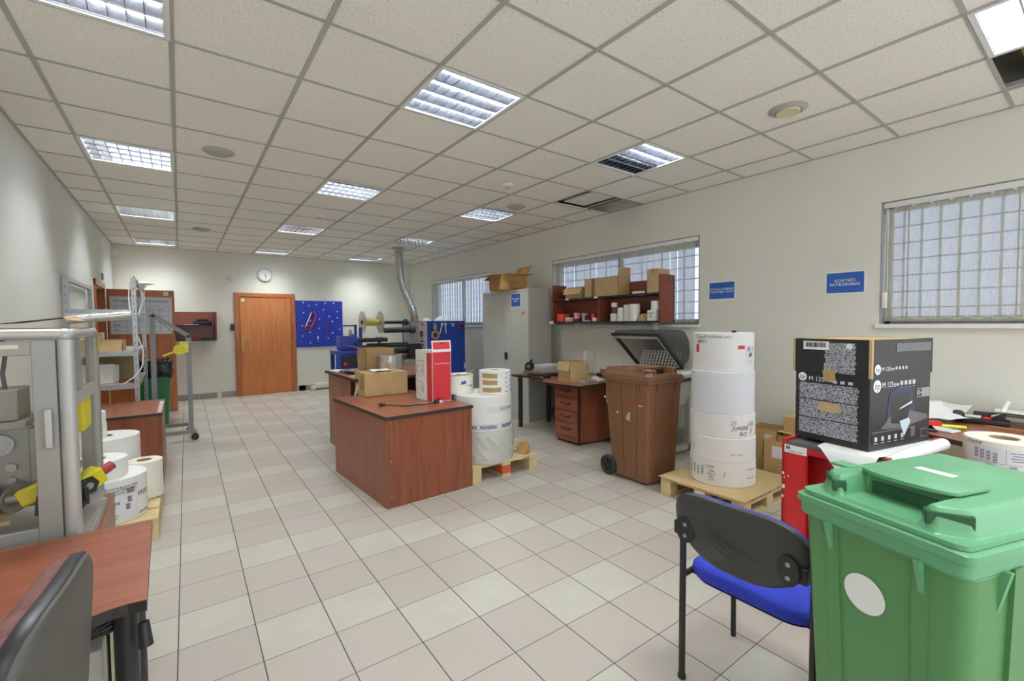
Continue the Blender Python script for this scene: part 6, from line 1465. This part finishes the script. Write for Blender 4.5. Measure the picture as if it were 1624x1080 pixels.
mb = MB(); mb.grid([[(ax1 - .27, 2.2, .80), (ax1 - .27, 2.55, .80)], [(ax1 - .12, 2.2, .79), (ax1 - .12, 2.55, .80)], [(ax1 - .04, 2.2, .80), (ax1 - .04, 2.55, .86)]]); build(mb, 'card_liner', M_HARDB, t, 60)
# inside
mb = MB(); mb.box(ax0 + .08, ax0 + .44, 2.22, 2.38, 1.085, 1.19, .004); mb.box(ax0 + .08, ax0 + .46, 2.2, 2.42, 1.06, 1.084, .003); build(mb, 'print_head_box', M_ALUD, t, 20)
mb = MB(); mb.tube([(ax0 + .40, 2.28, 1.19), (ax0 + .395, 2.28, 1.24), (ax0 + .405, 2.27, 1.30), (ax0 + .40, 2.27, 1.36)], .006, 8); build(mb, 'power_cord', M_INKG, t)
mb = MB(); mb.box(ax0 + .08, ax0 + .46, 2.27, 2.30, .83, 1.06, .004); mb.box(ax0 + .455, ax0 + .475, 2.25, 2.44, .85, 1.05, .004); build(mb, 'mechanism_plate', mat('mechanism_grey', (158, 160, 158), .35, metal=.5), t, 20)
mb = MB()
for x, z, r in ((ax0 + .385, 1.0, .036), (ax0 + .325, .945, .05), (ax0 + .41, .92, .014), (ax0 + .41, .875, .011)):
    mb.cyl((x, 2.27, z), (x, 2.25, z), r, seg=22)
for k in range(5): mb.cyl((ax0 + .385 + .022 * math.cos(k * 2 * PI / 5), 2.25, 1.0 + .022 * math.sin(k * 2 * PI / 5)), (ax0 + .385 + .022 * math.cos(k * 2 * PI / 5), 2.243, 1.0 + .022 * math.sin(k * 2 * PI / 5)), .005, seg=8)
build(mb, 'gear_wheels', M_STEEL, t)
mb = MB(); mb.cyl((ax0 + .36, 2.22, .82), (ax0 + .366, 2.215, .82), .05, seg=26); mb.cyl((ax0 + .42, 2.23, .82), (ax0 + .425, 2.227, .82), .05, seg=26); mb.cyl((ax0 + .3, 2.22, .82), (ax0 + .46, 2.2, .825), .014, seg=12); build(mb, 'feed_rollers', M_STEEL, t)
mb = MB(T(ax0 + .47, 2.20, .83) @ RY(-20)); mb.box(-.035, .03, -.02, .02, -.025, .03, .006); build(mb, 'yellow_clamp', M_YEL, t, 20)
mb = MB(); mb.bar((ax0 + .50, 2.2, .95), (ax0 + .485, 2.18, .76), .014, .02); build(mb, 'dark_lever', M_DARK, t, 0)
mb = MB(); mb.grid([[(ax0 + .05, 2.18, .77), (ax0 + .05, 2.52, .79)], [(ax0 + .25, 2.18, .762), (ax0 + .25, 2.52, .785)], [(ax0 + .42, 2.18, .77), (ax0 + .42, 2.52, .80)]]); mb.box(ax0 + .05, ax0 + .42, 2.16, 2.18, .752, .764); build(mb, 'card_tray', M_HARDB, t, 60)
mb = MB(); mb.box(ax0 + .05, ax0 + .28, 2.2, 2.5, .727, .75, .003); build(mb, 'lower_block', M_ALUD, t, 0)
# open card on top of it
t = thing('card_sheet', 'folded brown card lying open on top of the aluminium machine', 'card', (-.5, 2.45, az1))
mb = MB(); mb.prism([(-.9, 0.004), (-.36, .004), (-.30, .012), (-.36, .045), (-.40, .048), (-.9, .006)], 2.22, 2.62, Matrix(((1, 0, 0, 0), (0, 0, 1, 0), (0, 1, 0, az1 - .002), (0, 0, 0, 1))))
mb.bm.free(); mb = MB(); mb.grid([[(-.88, 2.3, az1 + .005), (-.88, 2.56, az1 + .005)], [(-.5, 2.3, az1 + .02), (-.5, 2.56, az1 + .022)], [(-.345, 2.3, az1 + .042), (-.345, 2.56, az1 + .046)], [(-.315, 2.3, az1 + .03), (-.315, 2.56, az1 + .032)]])
build(mb, 'upper_leaf', M_CARDO, t, 0)
mb = MB(); mb.box(-.6, -.30, 2.3, 2.55, az1 + .0005, az1 + .004); build(mb, 'lower_leaf', M_CARDO, t, 0)

# pallet with rolls on the left
pallet('narrow timber pallet carrying the label rolls by the left wall', -.87, -.15, 3.74, 4.92, 'x')
GL = 'white rolls on the left pallet'
c = (-.412, 3.955); r = .202
t = paper_roll('big_label_roll', 'big white roll with a printed text label, lowest and nearest on the left pallet', c, r, .144, .425, m=M_ROLL, group=GL)
mb = MB(); mb.cylpatch(c, r, -72, .24, .16, .22, 12); build(mb, 'label', M_LABEL, t)
lettering(t, 'SOFT TOUCH BLANC MW\nMATT BLANC MW ABC\nLABEL BOARD 70C', .020, None, M_INK, 'label_print', (c, r + .001, -72, .355), space=.9)
lettering(t, 'A1544\n995520994\n7/10/19', .03, None, M_INK, 'label_print', (c, r + .001, -88, .275), space=.9)
lettering(t, 'BREEN CORE\nCDW VERS', .016, None, M_INKG, 'label_print', (c, r + .001, -84, .19)); lettering(t, 'W(II)', .045, None, M_INK, 'handwriting', (c, r, -27, .30), shear=.3)
mb = MB()
for q in range(7):
    mb.cylpatch(c, r, -52, .045, .325 + .0055 * q, .0035 if q % 2 else .002, 3, .002); mb.cylpatch(c, r, -54, .025, .27 + .0055 * q, .003, 3, .002); mb.cylpatch(c, r, -57, .025, .225 + .0055 * q, .003, 3, .002); mb.cylpatch(c, r, -38 + 4 * q, .006, .165, .02 if q % 3 else .01, 1, .002)
build(mb, 'barcodes', M_INK, t, 0)
c = (-.455, 3.93); paper_roll('paper_roll', 'plain white roll on top of the big printed roll on the left pallet', c, .15, .4255, .545, group=GL, core=.038)
c = (-.475, 4.57); paper_roll('paper_roll', 'white roll hidden behind, bottom of the second column on the left pallet', c, .195, .144, .355, group=GL)
paper_roll('paper_roll', 'wide white roll with a dark core hole, atop the second column on the left pallet', (-.475, 4.56), .2, .3555, .575, group=GL, core=.036, cm=M_MAHOG)
c = (-.62, 4.10); r = .145
paper_roll('paper_roll', 'narrow white roll at the base of the tall column behind the machine', (-.66, 4.16), .13, .4255, .56, group=GL) if False else None
paper_roll('paper_roll', 'white roll at the bottom of the tall column against the left wall', (-.76, 4.2), .1, .144, .5, group=GL)
t = paper_roll('paper_roll', 'white roll with small print in the tall column behind the machine', (-.545, 4.50), .085, .5755, .69, group=GL)
lettering(t, 'AVERY\nBIAX', .022, None, M_INKG, 'print', ((-.545, 4.50), .085, -60, .635))
paper_roll('paper_roll', 'topmost white roll of the tall column behind the machine', (-.547, 4.502), .082, .6905, .775, group=GL)
paper_roll('paper_roll', 'slim cream roll with an open core, at the right end of the left pallet', (-.24, 4.28), .108, .144, .415, group=GL, core=.042, m=M_ROLLC)

# second desk on the left
t = thing('side_desk', 'low mahogany desk with a black edge along the left wall, behind the roll pallet', 'desk', (-.53, 5.5, 0))
zt = .633
mb = MB(); mb.box(-.905, -.145, 5.045, 6.0, zt - .024, zt - .0015); build(mb, 'edge_band', M_EDGE, t, 0)
mb = MB(); mb.box(-.903, -.147, 5.047, 5.998, zt - .0014, zt); build(mb, 'desktop', M_MAHOGX, t, 0)
mb = MB(); mb.box(-.9, -.15, 5.055, 5.077, .0, zt - .0245); build(mb, 'front_panel', M_MAHOG, t, 0)
mb = MB(); mb.box(-.172, -.152, 5.078, 5.97, .0, zt - .0245); build(mb, 'side_panel', M_MAHOG, t, 0)
mb = MB()
for k in range(9): mb.box(-.185, -.153, 5.1 + .085 * k, 5.135 + .085 * k, zt, zt + .004)
build(mb, 'tape_marks', M_PAPER, t, 0)
# galvanised rack
t = thing('metal_rack', 'galvanised steel rack with open end frames, behind the low desk on the left', 'rack', (-.62, 6.8, 0))
rx0, rx1, ry0, ry1, rz = -.875, -.372, 6.06, 7.5, 1.9
for x in (rx0, rx1):
    for y in (ry0, ry1):
        mb = MB(); mb.box(x - .02, x + .02, y - .02, y + .02, 0, rz); build(mb, 'post', M_STEEL, t, 0)
        mb = MB()
        for k in range(22): mb.box(x - .005, x + .005, y - .0206, y - .02, .1 + .08 * k, .125 + .08 * k)
        build(mb, 'slots', M_TROL, t, 0)
    mb = MB(); mb.box(x - .016, x + .016, ry0 + .0205, ry1 - .0205, rz - .05, rz - .01); build(mb, 'end_rail', M_STEEL, t, 0)
for z in (1.53, 1.1, .76):
    for y in (ry0, ry1): mb = MB(); mb.box(rx0 + .0205, rx1 - .0205, y - .015, y + .015, z, z + .045); mb.box(rx0 + .0205, rx1 - .0205, y - .021, y - .015, z + .012, z + .03); build(mb, 'beam', M_STEEL, t, 0)
for z in (1.1, .76):
    mb = MB(); mb.box(rx0 + .02, rx1 + .01, ry0 + .016, ry1 - .016, z + .0455, z + .052); build(mb, 'shelf_plate', M_GREYD, t, 0)
    mb = MB(); mb.box(rx1 - .012, rx1 + .012, ry0 + .0205, ry1 - .0205, z, z + .04); build(mb, 'side_beam', M_STEEL, t, 0)
mb = MB(); mb.tube([(rx1 - .03, ry0, 1.86), (rx1 - .04, ry0 - .03, 1.7), (rx1 - .03, ry0 - .03, 1.5), (rx1 + .03, ry0 - .03, 1.52), (rx1 + .07, ry0 + .2, 1.7), (rx1 + .02, ry0 + .3, 1.88), (rx1, ry0, 1.92)], .006, 6)
mb.tube([(rx1 + .02, ry0 - .02, 1.3), (rx1 + .06, ry0 - .02, 1.15), (rx1 + .05, ry0 - .02, 1.0), (rx1 + .03, ry0 - .02, .95), (rx1 - .02, ry0 - .03, .88), (rx1 - .1, ry0 - .03, .82)], .006, 6); tag(build(mb, 'white_cable', M_WHITE), 'white cable looped round the right post of the steel rack', 'cable')
mb = MB(); mb.lathe([(.02, -.03), (.02, 0), (.1, .012), (.1, .022), (.06, .04), (.0, .042)], (rx1 + .02, ry1, rz + .032), seg=24); tag(build(mb, 'white_dish', M_CREAM), 'round white dish resting on the rack post', 'dish')
mb = MB(); mb.cyl((-.87, 5.93, 1.475), (-.40, 6.0, 1.525), .05, seg=20); o = build(mb, 'wrapped_roll', M_FOIL); tag(o, 'silver wrapped long tube lying across the steel rack', 'tube')
ZK = 1.1525
carton('card_tray', 'low cream cardboard tray on the middle shelf of the steel rack', T(-.66, 6.25, ZK), .36, .3, .11, flaps=(('-y', 80), ('+y', 10), ('+x', 85)), m=M_CARD)
ZK = .8125
carton('carton', 'wide brown carton behind the papers on the lower rack shelf', T(-.63, 6.75, ZK), .42, .3, .26, m=mat('olive_card', (164, 148, 104), .85))
t = thing('paper_pad', 'stack of upright white sheets on the lower rack shelf', 'papers', (-.68, 6.3, ZK))
for k in range(4): mb = MB(T(-.7 + .012 * k, 6.22 + .03 * k, ZK) @ RX(-6)); mb.box(-.13, .13, -.008, .008, 0, .2 - .006 * k, .003, 1); build(mb, 'sheet_bundle', M_PAPER, t, 0)
mb = MB(T(-.47, 6.25, ZK) @ RZ(15)); mb.box(-.06, .06, -.02, .02, 0, .03, .006); tag(build(mb, 'red_tool', M_REDD), 'red tool lying on the lower rack shelf by the papers', 'tool')
for k, z in enumerate((1.153, .813)): 
    mb = MB(T(-.78, 6.95 + .2 * k, z)); mb.box(-.07, .07, -.1, .1, 0, .18, .003); tag(build(mb, 'pink_box', mat('pinkish_card', (206, 176, 160), .7)), ('pinkish box at the back of the middle rack shelf', 'pinkish box at the back of the lower rack shelf')[k], 'box')
# grey trolley frame
t = thing('trolley_frame', 'grey steel trolley frame with a sloping arm and casters, beside the steel rack', 'trolley', (-.05, 6.75, 0))
ty = 6.75
mb = MB(); mb.box(-.285, -.235, ty - .025, ty + .025, .13, 1.535); build(mb, 'tall_post', M_TROL, t, 0)
mb = MB(); mb.box(.055, .105, ty - .025, ty + .025, .13, 1.29); build(mb, 'short_post', M_TROL, t, 0)
mb = MB(); mb.bar((-.262, ty, 1.545), (.095, ty, 1.27), .05, .045, (0, 0, 1)); build(mb, 'sloping_arm', M_TROL, t, 0)
mb = MB(); mb.cyl((.082, ty - .028, 1.275), (.082, ty - .024, 1.275), .02, seg=14); build(mb, 'end_hole', M_BLACK, t)
mb = MB(); mb.box(-.5, .13, ty - .03, ty + .03, .09, .13); mb.box(-.5, .06, ty + .5, ty + .55, .09, .13); mb.box(.05, .10, ty + .03, ty + .55, .09, .13); build(mb, 'base_frame', M_TROL, t, 0)
mb = MB(); mb.tube([(-.2, ty - .028, 1.46), (0, ty - .028, 1.26), (.06, ty - .028, 1.16)], .003, 5); build(mb, 'wire', M_DARK, t)
for x, y in ((.115, ty), (-.45, ty), (.07, ty + .52), (-.45, ty + .52)):
    mb = MB(); mb.cyl((x, y - .014, .04), (x, y + .014, .04), .04, seg=18); mb.box(x - .02, x + .02, y - .02, y - .015, .04, .089); mb.box(x - .02, x + .02, y + .015, y + .02, .04, .089); build(mb, 'caster', M_RUB, t, 35)
t = thing('strap_tensioner', 'yellow ratchet tool hanging on the short post of the trolley frame', 'tool', (0, ty - .06, 1.08))
FT = frame((-.01, ty - .06, 1.12), (1, 0, 0), (0, 0, 1))
mb = MB(FT); mb.cyl((0, 0, -.02), (0, 0, .02), .062, seg=24); mb.cyl((0, 0, .02), (0, 0, .026), .03, seg=18); build(mb, 'drum', M_YEL, t, 40)
mb = MB(FT); mb.box(.0, .09, -.04, .095, -.025, .015, .006); build(mb, 'bracket', M_YEL, t, 20)
mb = MB(FT); mb.bar((-.04, -.02, 0), (-.16, -.07, 0), .02, .034, bev=.004); build(mb, 'lever', M_YEL, t, 20)
mb = MB(FT); mb.box(.03, .075, .0, .055, .0155, .0165); build(mb, 'white_tag', M_PAPER, t, 0)
# green bin with a black bag, far left
MG2 = T(-.32, 7.95)
t = thing('lined_bin', 'dark green bin lined with a black bag, in front of the open door', 'waste bin', (-.32, 7.95, 0))
mb = MB(MG2); mb.loft([rrect(.32, .34, .04, .01), rrect(.40, .44, .05, .74), rrect(.43, .47, .05, .75), rrect(.43, .47, .05, .79)]); build(mb, 'body', M_GBIND, t, 35)
mb = MB(MG2); rings = []
for k, (s, z) in enumerate(((.99, .70), (1.05, .74), (1.07, .80), (1.03, .86), (1.06, .92), (.96, .935), (.86, .88))):
    rings.append([(x * s * (1 + .03 * math.sin(i * 1.9 + k)), y * s, z + .018 * math.sin(i * 1.1 + k * 2)) for i, (x, y, _) in enumerate(rrect(.43, .47, .06, 0, 5))])
mb.loft(rings, False, True); build(mb, 'bag_liner', M_BAG, t, 60)

# ================================================================== LIGHT AND CAMERA
w = bpy.data.worlds.new('daylight'); SC.world = w; w.use_nodes = True
bg = w.node_tree.nodes['Background']; bg.inputs['Color'].default_value = (0.93, 0.98, 1.0, 1); bg.inputs['Strength'].default_value = 1.0
cam = bpy.data.cameras.new('camera'); co = bpy.data.objects.new('camera', cam); COL.objects.link(co)
cam.sensor_fit = 'HORIZONTAL'; cam.sensor_width = 36.0; cam.lens = 36.0 * 714.223 / 1624.0; cam.clip_start = .02
yaw, pit, rol = 0.635120911, -0.0377745078, -0.00770163876
cy_, sy_ = math.cos(yaw), math.sin(yaw)
f = Vector((sy_, cy_, 0)); r = Vector((cy_, -sy_, 0)); u = Vector((0, 0, 1))
f2 = f * math.cos(pit) + u * math.sin(pit); u2 = u * math.cos(pit) - f * math.sin(pit)
r3 = r * math.cos(rol) + u2 * math.sin(rol); u3 = u2 * math.cos(rol) - r * math.sin(rol)
co.matrix_world = Matrix(((r3.x, u3.x, -f2.x, CAM.x), (r3.y, u3.y, -f2.y, CAM.y), (r3.z, u3.z, -f2.z, CAM.z), (0, 0, 0, 1)))
SC.camera = co
vs = SC.view_settings; vs.view_transform = 'Standard'; vs.look = 'None'; vs.exposure = 0.92; vs.gamma = 1.0; vs.use_curve_mapping = False
SC.cycles.use_denoising = True
SC.cycles.max_bounces = 12; SC.cycles.diffuse_bounces = 9; SC.cycles.transparent_max_bounces = 16; SC.cycles.sample_clamp_indirect = 6.0
bpy.context.view_layer.update()
